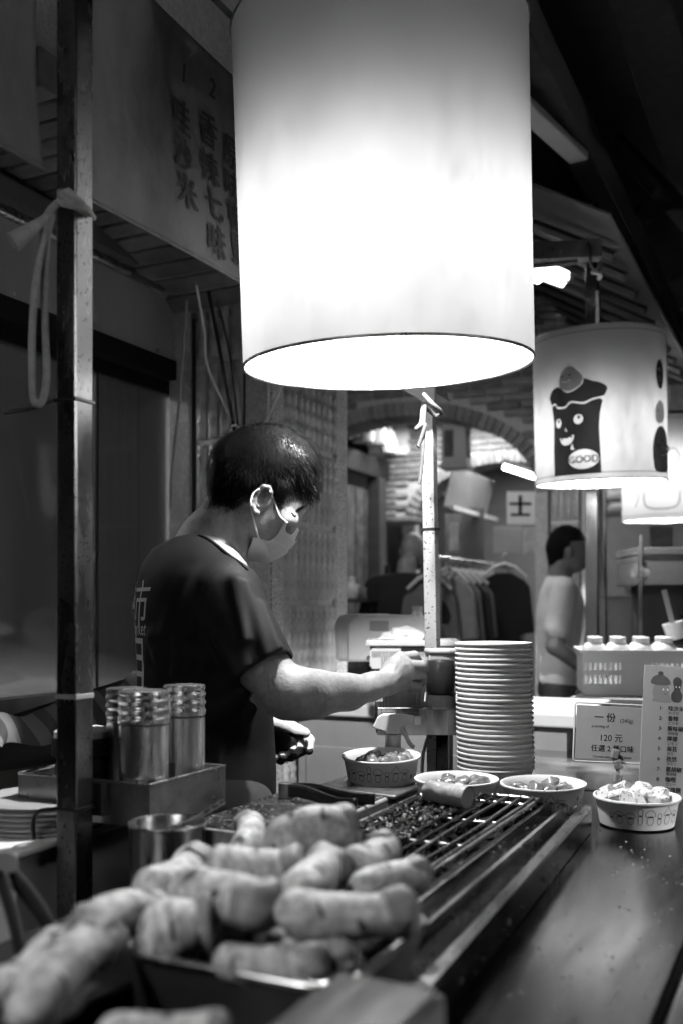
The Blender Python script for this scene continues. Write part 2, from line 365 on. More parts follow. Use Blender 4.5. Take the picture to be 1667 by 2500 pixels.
# ------------------------------------------------------------------ signed-distance bodies -> one continuous mesh (surface nets)
class SDF:
    def __init__(s, lo, hi, h):
        s.lo = np.array(lo, np.float32); s.h = h; s.n = np.ceil((np.array(hi)-s.lo)/h).astype(int)+1
        s.F = np.full(s.n, .06, np.float32)
        s.ax = [s.lo[i]+h*np.arange(s.n[i], dtype=np.float32) for i in range(3)]
    def _sl(s, mn, mx, pad):
        a = np.clip(np.floor((np.array(mn)-pad-s.lo)/s.h).astype(int), 0, s.n); b = np.clip(np.ceil((np.array(mx)+pad-s.lo)/s.h).astype(int)+1, 0, s.n)
        return tuple(slice(int(i), int(j)) for i, j in zip(a, b))
    def _xyz(s, sl): return s.ax[0][sl[0]][:,None,None], s.ax[1][sl[1]][None,:,None], s.ax[2][sl[2]][None,None,:]
    def _put(s, sl, d, k, op):
        A = s.F[sl]
        if A.size == 0: return
        if op == 'sub': d = -d; 
        if op == 'add':
            if k > 0: hh = np.clip(.5+.5*(A-d)/k, 0, 1); s.F[sl] = A*(1-hh)+d*hh-k*hh*(1-hh)
            else: s.F[sl] = np.minimum(A, d)
        else:
            if k > 0: hh = np.clip(.5-.5*(A-d)/k, 0, 1); s.F[sl] = A*(1-hh)+d*hh+k*hh*(1-hh)
            else: s.F[sl] = np.maximum(A, d)
    def cone(s, a, b, ra, rb, k=.02, op='add', flat=None):
        a = np.array(a, np.float32); b = np.array(b, np.float32); r = max(ra, rb)
        sl = s._sl(np.minimum(a, b)-r, np.maximum(a, b)+r, .05); X, Y, Z = s._xyz(sl)
        d = b-a; L2 = max(1e-9, float(d@d))
        t = np.clip(((X-a[0])*d[0]+(Y-a[1])*d[1]+(Z-a[2])*d[2])/L2, 0, 1)
        q = [X-a[0]-t*d[0], Y-a[1]-t*d[1], Z-a[2]-t*d[2]]
        if flat is not None:                                       # flattened cross-section: squash along a unit axis
            ax, f = flat; ax = np.array(ax)/np.linalg.norm(ax); c = q[0]*ax[0]+q[1]*ax[1]+q[2]*ax[2]
            q = [q[i]+ax[i]*c*(1/f-1) for i in range(3)]
        D = np.sqrt(q[0]**2+q[1]**2+q[2]**2)-(ra+(rb-ra)*t)
        s._put(sl, D.astype(np.float32), k, op); return s
    def path(s, pts, rs, k=.02, op='add', flat=None):
        for i in range(len(pts)-1): s.cone(pts[i], pts[i+1], rs[i], rs[i+1], k, op, flat)
        return s
    def ell(s, c, r, k=.02, op='add', M=None):
        c = np.array(c, np.float32); R = max(r); sl = s._sl(c-R, c+R, .05); X, Y, Z = s._xyz(sl)
        q = [X-c[0], Y-c[1], Z-c[2]]
        if M is not None:
            Mi = np.array(M.inverted().to_3x3()); q = [Mi[i][0]*q[0]+Mi[i][1]*q[1]+Mi[i][2]*q[2] for i in range(3)]
        k0 = np.sqrt(sum((q[i]/r[i])**2 for i in range(3))); k1 = np.sqrt(sum((q[i]/r[i]**2)**2 for i in range(3)))+1e-9
        s._put(sl, (k0*(k0-1)/k1).astype(np.float32), k, op); return s
    def cut(s, fn, k=.0):                                          # keep the part where fn(X,Y,Z) < 0
        X, Y, Z = s.ax[0][:,None,None], s.ax[1][None,:,None], s.ax[2][None,None,:]
        d = np.broadcast_to(fn(X, Y, Z), s.F.shape).astype(np.float32)
        s._put((slice(None),)*3, d, k, 'int'); return s
    def arrays(s):
        F_ = s.F; F_[0] = F_[-1] = .05; F_[:,0] = F_[:,-1] = .05; F_[:,:,0] = F_[:,:,-1] = .05
        ins = F_ < 0; n = np.array(F_.shape)-1
        off = [(i, j, k) for i in (0,1) for j in (0,1) for k in (0,1)]
        cnt = sum(ins[o[0]:o[0]+n[0], o[1]:o[1]+n[1], o[2]:o[2]+n[2]].astype(np.int8) for o in off)
        cells = np.argwhere((cnt > 0) & (cnt < 8)); idx = np.full(n, -1, np.int64); idx[tuple(cells.T)] = np.arange(len(cells))
        acc = np.zeros((len(cells), 3)); num = np.zeros(len(cells))
        val = {o: F_[cells[:,0]+o[0], cells[:,1]+o[1], cells[:,2]+o[2]] for o in off}
        for a in off:
            for ax in range(3):
                if a[ax]: continue
                b = list(a); b[ax] = 1; b = tuple(b); va, vb = val[a], val[b]
                m = (va < 0) != (vb < 0); t = np.where(m, va/np.where(m, va-vb, 1), 0)
                p = np.array(a, float)[None].repeat(len(cells), 0); p[:,ax] = t
                acc[m] += p[m]; num += m
        V = s.lo+(cells+acc/num[:,None])*s.h
        faces = []
        for ax in range(3):
            u, w = (ax+1) % 3, (ax+2) % 3
            sa = [slice(None)]*3; sb = [slice(None)]*3; sa[ax] = slice(0, -1); sb[ax] = slice(1, None)
            A = ins[tuple(sa)]; B = ins[tuple(sb)]; E = np.argwhere(A != B)
            E = E[(E[:,u] > 0) & (E[:,w] > 0) & (E[:,u] < n[u]) & (E[:,w] < n[w])]
            fl = A[tuple(E.T)]
            def cell(du, dw):
                c = E.copy(); c[:,u] -= du; c[:,w] -= dw; return idx[tuple(c.T)]
            q = np.stack([cell(1,1), cell(0,1), cell(0,0), cell(1,0)], 1)
            q[~fl] = q[~fl][:, ::-1]; faces.append(q)
        Fc = np.concatenate(faces); return V, Fc
    def mesh(s, name, m, smooth_it=1):
        V, Fc = s.arrays(); me = np_mesh(name, V, Fc, m, 180)
        return me
def np_mesh(name, V, Fc, m, ang=180):
    me = bpy.data.meshes.new(name); nf, k = Fc.shape
    me.vertices.add(len(V)); me.vertices.foreach_set('co', np.asarray(V, np.float32).ravel())
    me.loops.add(nf*k); me.loops.foreach_set('vertex_index', Fc.astype(np.int32).ravel())
    me.polygons.add(nf); me.polygons.foreach_set('loop_start', np.arange(0, nf*k, k, dtype=np.int32))
    me.update(calc_edges=True); me.validate()
    me.materials.append(MATS[m] if isinstance(m, str) else m); shade(me, ang); return me
def join_np(parts):
    Vs = []; Fs = []; o = 0
    for V, Fc in parts: Vs.append(V); Fs.append(Fc+o); o += len(V)
    return np.concatenate(Vs), np.concatenate(Fs)
# ================================================================== THE SETTING
o = MB().box((0,0,-.05), (60,60,.1)).obj('ground', 'paving'); tag(o, 'dark paved ground of the market lane', kind='structure')

# ---- stone and tile pillars of the arcade
def relief_tile(w, h, nu=4, nv=20):
    def fn(u, v):
        ph = (v*5) % 1.0; e = min(u, 1-u, 1)*2
        edge = 0 if u in (0, 1) or v in (0, 1) else 1
        leaf = math.sin(math.pi*u)*(.35+.65*(1-ph)) + .35*math.sin(6.28*(u*.8+ph))
        return Vector(((u-.5)*w, -edge*(.004+.011*leaf), (v-.5)*h))
    return MB().grid(fn, nu, nv).mesh('tile', 'tile', 180)
TILE = relief_tile(.036, .236)
def pillar(label, t0, t1, s0, s1, rows, front=True, side=True, top=2.32, group=None):
    tc, sc = (t0+t1)/2, (s0+s1)/2
    p = thing('tiled_pillar', label, 'pillar', St(tc, sc), RZ, group)
    wx, wy = t1-t0, s1-s0
    MB().box((0,0,top/2), (wx-.02, wy-.02, top)).obj('core', 'grout', p)
    def strip(cx, cy, sx, sy, m): MB().box((cx, cy, top/2), (sx, sy, top+.004), bev=.004).obj('stone_strip', m, p)
    for sx in (-1, 1):                                           # stone strips on the four edges
        strip(sx*(wx/2-.040), -wy/2+.005, .079, .022, 'granite')
    strip(wx/2-.004, -wy/2+.05, .02, .076, 'granite_pale'); strip(wx/2-.004, wy/2-.045, .02, .082, 'granite_pale')
    for sx in (-1, 1): MB().box((sx*(wx/2-.0865), -wy/2+.009, top/2), (.012, .008, top)).obj('joint', 'groove', p)
    MB().box((wx/2-.009, -wy/2+.093, top/2), (.008, .01, top)).obj('joint', 'groove', p)
    for r in rows:
        zc = 1.315+.254*r+.127
        if front:
            for k in range(4): mo('tile', TILE, p, ((k-1.5)*.0425, -wy/2+.004, zc))
        if side:
            n = int(round((wy-.185)/.0412))
            for k in range(n): mo('tile', TILE, p, (wx/2-.004, -wy/2+.1+(k+.5)*.0412, zc), (0,0,math.pi/2))
    MB().box((0,0,.05), (wx+.06, wy+.06, .1), bev=.01).obj('plinth', 'granite', p)
    return p
pillar('tall pillar faced with ribbed tiles and speckled stone strips, behind the cook', -1.874, -1.51, 2.60, 3.145, range(-4, 4))
pillar('dim tiled pillar beyond the man in the white shirt', -1.56, -1.2, 5.9, 6.25, range(-2, 4))

# ---- arcade wall: two brick arches between the pillars
VOUS = MB().box((0,0,0), (.37,.056,.088), bev=.004).mesh('brick', 'brick', 60)
VOUS2 = MB().box((0,0,0), (.31,.041,.09), bev=.003).mesh('brick', 'brick', 60)
BRICK = MB().box((0,0,0), (.03,.208,.038), bev=.003).mesh('brick', 'brick', 60)
def arch(name, label, tc, sc, half, spring, rise, width, top, rot, voussoir, step, wall_bricks, fillm='mortar', hgt=.1, side=0.):
    a = thing(name, label, 'arch', St(tc, sc), RZ+rot)
    N_ = 240; el = [(half*math.sin(f), spring+rise*math.cos(f)) for f in (-math.pi/2+math.pi*i/N_ for i in range(N_+1))]
    cum = [0]
    for i in range(N_): cum.append(cum[-1]+math.hypot(el[i+1][0]-el[i][0], el[i+1][1]-el[i][1]))
    def at(L_):
        i = min(max(next((k for k in range(1, N_+1) if cum[k] >= L_), N_), 1), N_); f = (L_-cum[i-1])/max(1e-9, cum[i]-cum[i-1])
        y = el[i-1][0]+(el[i][0]-el[i-1][0])*f; z = el[i-1][1]+(el[i][1]-el[i-1][1])*f
        tx_, tz_ = el[i][0]-el[i-1][0], el[i][1]-el[i-1][1]; l = math.hypot(tx_, tz_); return y, z, -tz_/l, tx_/l
    nv = int(cum[-1]/step)
    for i in range(nv):
        y, z, ny, nz = at(cum[-1]*(i+.5)/nv)
        mo('brick', voussoir, a, (random.uniform(-.004,.004), y+ny*hgt/2, z+nz*hgt/2), (math.atan2(-ny, nz), 0, 0))
    n = 49; outer = []
    for k in range(n):
        y, z, ny, nz = at(cum[-1]*k/(n-1)); outer.append((y+ny*.012, z+nz*.012))
    w = width/2-.012; vs = []; m_ = n+2
    prof = [(outer[0][0]-side, spring)]+outer+[(outer[-1][0]+side, spring)] if side else outer
    m_ = len(prof)
    for x in (-w, w):
        vs += [(x, y, z) for y, z in prof]; vs += [(x, y, top) for y, z in prof]
    fs = []
    for i in range(m_-1): fs += [(i, i+1, m_+i+1, m_+i), (2*m_+i, 3*m_+i, 3*m_+i+1, 2*m_+i+1), (i, 2*m_+i, 2*m_+i+1, i+1), (m_+i, m_+i+1, 3*m_+i+1, 3*m_+i)]
    fs += [(0, m_, 3*m_, 2*m_), (m_-1, 3*m_-1, 4*m_-1, 2*m_-1)]
    MB().add(vs, fs).obj('spandrel', fillm, a)
    if wall_bricks:
        z = spring+.03; row = 0
        while z < top-.02:
            y = -half-side-.1+(.11 if row % 2 else 0)
            while y < half+side:
                yc = y+.105; e = ((abs(yc)-.05)/(half+hgt))**2+((z-spring)/(rise+hgt+.01))**2
                if e > 1.06 and abs(yc) < half+side-.1: mo('brick', BRICK, a, (wall_bricks*(width/2-.006)+random.uniform(-.003,.003), yc, z))
                y += .222
            z += .0475; row += 1
    return a
arch('brick_arch', 'low brick arch with a dark underside above the shop window', -1.69, 1.75, .87, 2.17, .25, .364, 3.3, 0, VOUS, .066, 0, fillm='granite', hgt=.088)
arch('brick_arch', 'wide brick arch crossing the arcade beyond the tiled pillar', -2.5, 6.05, .95, 2.0, .55, .3, 3.2, math.pi/2, VOUS2, .05, -1, hgt=.09, side=.35)
arch('brick_arch', 'small inner brick arch in front of the lit clothes shop', -2.2, 7.5, .72, 2.0, .43, .3, 3.2, math.pi/2, VOUS2, .05, -1, hgt=.09, side=.4)
# granite facing with its dark groove above the first arch
g = thing('stone_lintel', 'speckled stone lintel with a dark groove above the menu banner', 'lintel', St(-1.5, 1.9, 0), RZ)
MB().box((.0,0,2.86), (.05,2.6,.16), bev=.006).obj('lower_course', 'granite', g)
MB().box((-.012,0,2.965), (.026,2.6,.05)).obj('groove', 'groove', g)
MB().box((.0,0,3.32), (.05,2.6,.66), bev=.006).obj('upper_course', 'granite', g)

# ---- shop window under the first arch
w = thing('shop_window', 'shop window with a steel hood panel and dull glass behind the pole', 'window', St(-1.87, 1.6, 0), RZ)
MB().box((.01,0,2.185), (.012,2.1,.2), bev=.003).obj('hood_panel', 'steel_hood', w)
MB().tube([(.03,-1.05,2.29), (.03,1.02,2.29)], .011, 8).obj('hood_lip', 'steel', w, 60)
MB().box((-.02,0,2.36), (.02,2.1,.14)).obj('back_panel', 'steel_worn', w)
for k in range(7): MB().lathe([(0,.006),(.005,.005),(.007,0)], 8, M=Matrix.Rotation(math.pi/2, 3, 'Y')).obj('screw', 'steel', w, 60, loc=(.017,-.9+.3*k,2.1))
MB().box((.0,0,2.055), (.05,2.1,.06)).obj('rail', 'black', w)
MB().box((-.03,0,2.005), (.03,2.1,.04)).obj('lower_rail', 'grill_dark', w)
MB().box((-.03,-.18,1.53), (.006,1.69,.93)).obj('pane', 'window_glass', w)
MB().box((-.028,.86,1.53), (.006,.37,.93)).obj('pane', 'window_glass', w)
MB().box((-.028,.67,1.53), (.012,.007,.93)).obj('mullion', 'black', w)
MB().box((.0,0,1.04), (.06,2.1,.05)).obj('sill', 'dark_metal', w)
MB().box((-.02,0,.5), (.06,2.1,1.03)).obj('apron', 'dark_metal', w)
# room behind the glass
o = MB().box((0,0,1.5), (.05,3.2,3)).obj('wall', 'plaster', None, loc=St(-3.1,1.5), rot=(0,0,RZ)); tag(o, 'dim grey back wall of the shop behind the glass', kind='structure')
o = MB().box((0,0,0), (1.25,3.2,.05)).obj('ceiling', 'concrete', None, loc=St(-2.47,1.5,2.36), rot=(0,0,RZ)); tag(o, 'low ceiling of the shop behind the glass', kind='structure')
for (px, py, d, lab) in ((362, 1143, 3.62, 'small ribbed glowing form standing in for a lamp reflected in the shop glass'),):
    l = thing('reflected_lamp', lab, 'lamp', P(px, py, d))  # glowing form in place of a lamp reflected in the pane
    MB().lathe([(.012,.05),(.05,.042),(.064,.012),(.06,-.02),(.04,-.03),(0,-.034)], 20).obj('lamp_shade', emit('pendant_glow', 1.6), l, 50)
    MB().tube([(0,0,.05),(0,0,.42)], .004, 6).obj('cord', 'black', l)
for (px, py, d, ln, lab) in ((285, 1290, 3.7, .05, 'short glowing tube put in for a bright reflection in the shop glass'),):
    l = thing('tube_lamp', lab, 'lamp', P(px, py, d)); MB().tube([(0,0,-ln/2),(0,0,ln/2)], .012, 8).obj('tube', emit('tube_glow', 5), l, 60)  # glowing stub in place of a bright reflection in the pane
    MB().tube([(0,0,ln/2),(0,0,.9)], .003, 6).obj('cord', 'black', l)
c = thing('canopy_box', 'added pale box with two glowing spots, standing in for a reflection in the shop glass', 'canopy', P(345, 1330, 3.6), RZ)  # made-up box and spots in place of a pale reflected shape
MB().prism([(-.22,-.03),(.2,-.03),(.2,.03),(-.12,.05),(-.22,.1)], .2).obj('housing', 'plastic_white', c)
MB().box((0,-.05,-.16), (.3,.02,.24)).obj('curtain', 'cloth_mid', c)
for x in (-.16, .02): MB().ring = None; MB().lathe([(0,-.012),(.02,-.01),(.024,.008)], 10).obj('glow_spot', emit('spot_glow', 5), c, 60, loc=(x,-.1,-.04))
ld = bpy.data.lights.new('shop_fill_light', 'AREA'); ld.energy = 40; ld.shape = 'RECTANGLE'; ld.size = .9; ld.size_y = .1  # unseen light added to brighten the room and the glass
lo = bpy.data.objects.new('shop_fill_light', ld); COL.objects.link(lo); lo.location = St(-2.5, 2.1, 2.3); lo.rotation_euler = (0,0,RZ)

o = MB().box((0,0,1.18), (1.2,.04,2.36)).obj('partition', 'plaster', None, loc=St(-2.52,3.2), rot=(0,0,RZ)); tag(o, 'pale partition wall at the end of the shop behind the glass', kind='structure')
# ---- street roof in the dark above
def beam(name, label, cat, a, b, w_, h_, m='dark_metal', group=None):
    a, b = Vector(a), Vector(b); d = b-a; L = d.length
    o = MB().box((0,0,0), (L, w_, h_), bev=.006).obj(name, m, None, loc=(a+b)/2, rot=d.to_track_quat('X', 'Z').to_euler())
    return tag(o, label, cat, group)
beam('roof_beam', 'long dark roof beam running above the lane', 'beam', St(-.79,1.2,3.0), St(-.79,7.5,3.0), .1, .14, 'grill_dark')
beam('roof_beam', 'second dark roof beam higher up beside the lamp', 'beam', St(-.55,1.6,3.5), St(-.55,8,3.5), .2, .3, 'grill_dark')
beam('roof_rail', 'grey rail slanting down under the dark roof', 'rail', P(1504,345,4.3), P(1700,560,3.6), .05, .07, 'dark_metal')
beam('light_fitting', 'unlit tube fitting under the dark roof beside the big lamp', 'light fitting', P(1255,240,3.0), P(1412,386,3.5), .07, .03, 'plastic_grey')
def sheet(name, label, cat, pts, m, th=.004):
    a, b, c_, d = [Vector(p) for p in pts]; n = (b-a).cross(d-a).normalized()*th; mb = MB()
    mb.add([a, b, c_, d, a+n, b+n, c_+n, d+n], [(0,1,2,3),(4,7,6,5),(0,4,5,1),(1,5,6,2),(2,6,7,3),(3,7,4,0)])
    return tag(mb.obj(name, m), label, cat)
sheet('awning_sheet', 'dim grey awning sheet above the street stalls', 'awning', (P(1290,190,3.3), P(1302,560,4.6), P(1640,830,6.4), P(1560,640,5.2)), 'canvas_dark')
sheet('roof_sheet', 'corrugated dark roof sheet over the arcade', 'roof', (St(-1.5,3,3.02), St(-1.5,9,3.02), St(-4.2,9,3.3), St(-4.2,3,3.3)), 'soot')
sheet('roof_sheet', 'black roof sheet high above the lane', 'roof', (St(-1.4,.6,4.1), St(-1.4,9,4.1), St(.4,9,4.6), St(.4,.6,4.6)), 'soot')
r = thing('roof_ribs', 'dark corrugated canopy ribs under the roof behind the second lamp', 'canopy', St(-1.0,5.4,2.75), RZ)
for k in range(14): MB().tube([(-.35,-1.6+.25*k,.25),(.3,-1.6+.25*k,-.12)], .02, 6).obj('rib', 'dark_metal', r)
MB().box((0,0,.12), (.78,3.8,.01), M=Matrix.Rotation(.52, 3, 'Y')).obj('sheet', 'soot', r)
f = thing('window_frame', 'black metal window frame high up on the dark building', 'frame', P(1655,290,7.0), 0)
for x in (-.12,.14,.42): MB().box((x,0,0), (.05,.05,1.0)).obj('post', 'black', f)
for z in (-.32,.16,.46): MB().box((.15,0,z), (.56,.04,.05)).obj('crossbar', 'black', f)
MB().tube([(-.12,0,-.3),(-.35,0,-.75)], .025, 6).obj('brace', 'black', f)
o = MB().box((0,0,0), (5,.1,4)).obj('far_wall', 'concrete', None, loc=P(1800,250,9.5)); tag(o, 'dark plain wall of the building across the lane', 'wall'); o['kind'] = 'structure'

# ---- arcade interior beyond the pillar: shop fronts, goods and lights
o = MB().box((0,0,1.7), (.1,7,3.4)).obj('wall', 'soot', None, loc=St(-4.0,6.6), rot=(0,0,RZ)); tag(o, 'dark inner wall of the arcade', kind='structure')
o = MB().box((0,0,1.7), (3.4,.1,3.4)).obj('end_wall', 'concrete', None, loc=St(-2.6,10.2), rot=(0,0,RZ)); tag(o, 'far end wall of the arcade', kind='structure')
s = thing('shop_front', 'dark shop front with a sign board and carved post in the arcade', 'shop front', St(-3.2,7.6,0), RZ)
MB().box((.02,0,2.42), (.08,3.6,.16), bev=.01).obj('sign_board', 'dark_metal', s)
for i, y in enumerate((-1.55,-.42,.3,1.5)):
    MB().box((.02,y,1.17), (.12,.12,2.34), bev=.01).obj('post', ('goods','wood_dark','poster','wood_dark')[i], s)
for k in range(6): MB().box((-.05,-1.3+.17*k,1.55), (.03,.15,1.4)).obj('panel', 'poster_dark', s)
for k in range(6): MB().box((.06,-1.55,1.95-.2*k), (.02,.1,.14), bev=.004).obj('plaque', 'poster', s)
random.seed(3)
def goods_item(i, kind):
    if kind == 0: return MB().lathe([(0,0),(.04,0),(.045,.05),(.03,.1),(.014,.12),(.014,.16),(0,.16)], 12)
    if kind == 1: return MB().box((0,0,.07), (.09,.07,.14), bev=.006)
    if kind == 2: return MB().lathe([(0,0),(.05,.0),(.06,.06),(.05,.11),(.03,.14),(.035,.18),(0,.19)], 12)
    return MB().prism([(-.05,0),(.05,0),(.055,.1),(.03,.16),(-.03,.16),(-.055,.1)], .05)
GM = [goods_item(0,k).mesh('goods', 'goods', 50) for k in range(4)]
sh = thing('display_rack', 'tall rack crowded with small souvenirs beside the bald man', 'rack', P(905,1490,6.3)*1, RZ)
sh.location.z = 0
for z in (.75,1.05,1.35): MB().box((0,0,z), (.3,1.15,.02)).obj('shelf', 'wood_dark', sh)
for y in (-.56,.56): MB().box((-.13,y,.8), (.03,.03,1.6)).obj('upright', 'dark_metal', sh)
for z in (.76,1.06,1.36):
    for k in range(13):
        me = GM[random.randrange(4)]; y = -.5+.083*k+random.uniform(-.015,.015)
        it = mo('souvenir', me, None, sh.matrix_world @ Vector((0,0,0)), (0,0,random.random()*6)); it.location = Vector(sh.location)+Matrix.Rotation(RZ,3,'Z') @ Vector((random.uniform(-.06,.1), y, z))
        sc_ = random.uniform(.4,.75); it.scale = (sc_,)*3
        tag(it, 'small souvenir crowded on the rack beside the bald man', 'souvenir', 'souvenirs on the rack')
for k in range(9):                                              # hanging stock above the sign board
    it = mo('hanging_goods', GM[(k*3) % 4], None, St(-3.05, 6.15+.24*k, 2.5+.05*random.random())); it.scale = (1.6,1.6,1.6)
    tag(it, 'pale bundled stock piled on top of the arcade shop sign', 'stock', 'stock on the sign board')
def garment(wd, ht, dp, m, name='garment', sleeve=.16):
    w2 = wd/2; prof = [(-.05,0),(.05,0),(w2*.8,-.05),(w2,-.09),(w2+.03,-ht*.62),(w2-.06,-ht*.64),(w2-.05,-ht),(-w2+.05,-ht),(-w2+.06,-ht*.64),(-w2-.03,-ht*.62),(-w2,-.09),(-w2*.8,-.05)]
    return MB().prism(prof, dp).mesh(name, m, 30)
def hung(label, loc, rz, wd, ht, m, dp=.05, group='garments on the rail'):
    g_ = thing('hanging_garment', label, 'garment', loc, rz, group)
    o_ = mo('cloth', garment(wd, ht, dp, m), g_); bv = o_.modifiers.new('round', 'BEVEL'); bv.width = .012; bv.segments = 2
    MB().tube([(-wd*.42,0,-.035),(-wd*.2,0,.03),(0,0,.055),(wd*.2,0,.03),(wd*.42,0,-.035)], .012, 8).obj('hanger', 'wood_pale', g_, 60, loc=(0,-dp*.6,0))
    MB().tube([(0,0,.05),(0,0,.1),(.02,0,.125),(.035,0,.11)], .004, 6).obj('hook', 'steel', g_, 60)
    return g_
rk = thing('clothes_rail', 'steel clothes rail carrying hanging clothes in the arcade', 'clothes rail', St(-2.02,6.2,0), RZ)
MB().tube([(0,-.75,1.6),(0,.75,1.6)], .014, 8).obj('rail', 'steel', rk, 60)
for y in (-.74,.74): MB().tube([(0,y,0),(0,y,1.6)], .015, 8).obj('upright', 'steel', rk, 60)
for y in (-.74,.74): MB().tube([(-.25,y,.03),(.25,y,.03)], .015, 8).obj('foot', 'steel', rk, 60)
for k in range(9):
    hung(('light grey','dull grey','black','dark grey')[k % 4]+' garment hanging edge-on along the clothes rail', St(-2.02, 5.65+.13*k, 1.49), RZ, .3, .6+.04*(k % 3), ('cloth_mid','cloth_grey','cloth_black','cloth_grey')[k % 4])
hung('black jacket hanging face-on from a pale hanger on the rail', P(1226,1398,6.3), .05, .34, .62, 'cloth_black', .08)
hung('grey sweater with a pale neckline hanging in front of the bald man', P(1046,1425,5.9), -.05, .31, .56, 'cloth_grey', .08)
def card(name, label, cat, px0, py0, px1, py1, d, m, th=.012, rz=0, group=None):
    a, b = P(px0,py0,d), P(px1,py1,d); c_ = (a+b)/2
    o_ = MB().box((0,0,0), (abs(b.x-a.x), th, abs(a.z-b.z)), bev=.002).obj(name, m, None, loc=c_, rot=(0,0,rz)); tag(o_, label, cat, group); return o_
pb = thing('paper_sign', 'pale paper sign with a bold black character over the clothes', 'sign', P(1272,1240,6.75))
MB().box((0,0,0), (.2,.008,.225)).obj('sheet', 'paper', pb)
mo('lettering', mapmesh(text_mesh('士', .16, .006), lambda x, y: Vector((x-.01, -.0065, y-.05)), 'ink'), pb)
card('notice_board', 'plain grey board pinned below the character sign', 'board', 1203,1286,1272,1350, 6.8, 'plastic_grey')
card('poster', 'narrow light poster hanging beside the steel post', 'poster', 1095,1278,1118,1345, 6.6, 'poster')
card('poster', 'pale torn poster to the right of the grey board', 'poster', 1276,1290,1306,1352, 6.9, 'poster')
card('wall_panel', 'dark carved panel behind the clothes rail', 'panel', 1085,1255,1180,1385, 7.6, 'poster_dark')
for k in range(6): card('slat_panel', 'upright dark slat of the shutter behind the clothes rail', 'shutter slat', 1128+9*k,1240,1135+9*k,1385, 7.5, 'wood_dark', .02, group='shutter slats behind the clothes')
lb = thing('lantern_box', 'pale wooden box sign with small dark windows under the arch', 'sign box', P(1113,1086,6.4), RZ*.8)
MB().box((0,0,0), (.16,.16,.26), bev=.006).obj('box', 'plastic_grey', lb)
MB().box((-.03,-.083,.0), (.06,.012,.17), bev=.003).obj('window', 'poster_dark', lb); MB().box((.083,.0,.0), (.012,.07,.17), bev=.003).obj('window', 'poster_dark', lb)
MB().box((0,0,.145), (.2,.2,.03), bev=.004).obj('roof', 'plastic_grey', lb); MB().box((0,0,-.145), (.19,.19,.03), bev=.004).obj('base', 'plastic_grey', lb)
MB().box((-.05,.12,-.1), (.02,.2,.02)).obj('bracket', 'black', lb)
aw = thing('ribbed_awning', 'ribbed pale awning hanging inside the small arch', 'awning', P(1150,1205,7.5), RZ)
for k in range(16): MB().box((0,-.5+.062*k,.0), (.012,.055,.3), M=Matrix.Rotation(.25,3,'Y'), bev=.004).obj('slat', 'plastic_grey', aw)
MB().box((.04,-.03,-.16), (.03,1.06,.03)).obj('edge_bar', 'plastic_white', aw)
tl = thing('tube_lamp', 'lit fluorescent tube slanting under the small arch', 'tube lamp', P(1270,1153,6.2), -.3, rot=(0, .36, -.5))
MB().tube([(-.12,0,0),(.12,0,0)], .018, 10).obj('tube', 'tube_light', tl, 60); MB().box((0,0,.035), (.27,.05,.03), bev=.004).obj('housing', 'plastic_white', tl)
rl = thing('reflector_lamp', 'lit bulb in a tilted reflector behind the lamp arm', 'reflector lamp', P(1335,676,4.6), 0, rot=(.1,.35,0))
MB().prism([(-.09,0),(.09,.0),(.07,.06),(-.06,.06)], .16).obj('reflector', 'reflector_light', rl)
MB().lathe([(0,-.05),(.02,-.045),(.034,-.02),(.03,.01),(.015,.03)], 16).obj('bulb', 'tube_light', rl, 60, loc=(-.05,-.06,-.01))
def area(name, loc, e, sx, sy, rot): 
    d = bpy.data.lights.new(name, 'AREA'); d.energy = e; d.shape = 'RECTANGLE'; d.size = sx; d.size_y = sy
    o_ = bpy.data.objects.new(name, d); COL.objects.link(o_); o_.location = loc; o_.rotation_euler = rot; return o_
area('arcade_tube_light', St(-2.3,6.9,2.75), 40, 1.2, .1, (0,0,RZ)); area('arcade_tube_light', St(-2.3,4.1,2.9), 20, .1, 1.2, (0,0,RZ))
area('shop_tube_light', St(-2.4,8.8,2.8), 50, 1.2, .1, (0,0,RZ))
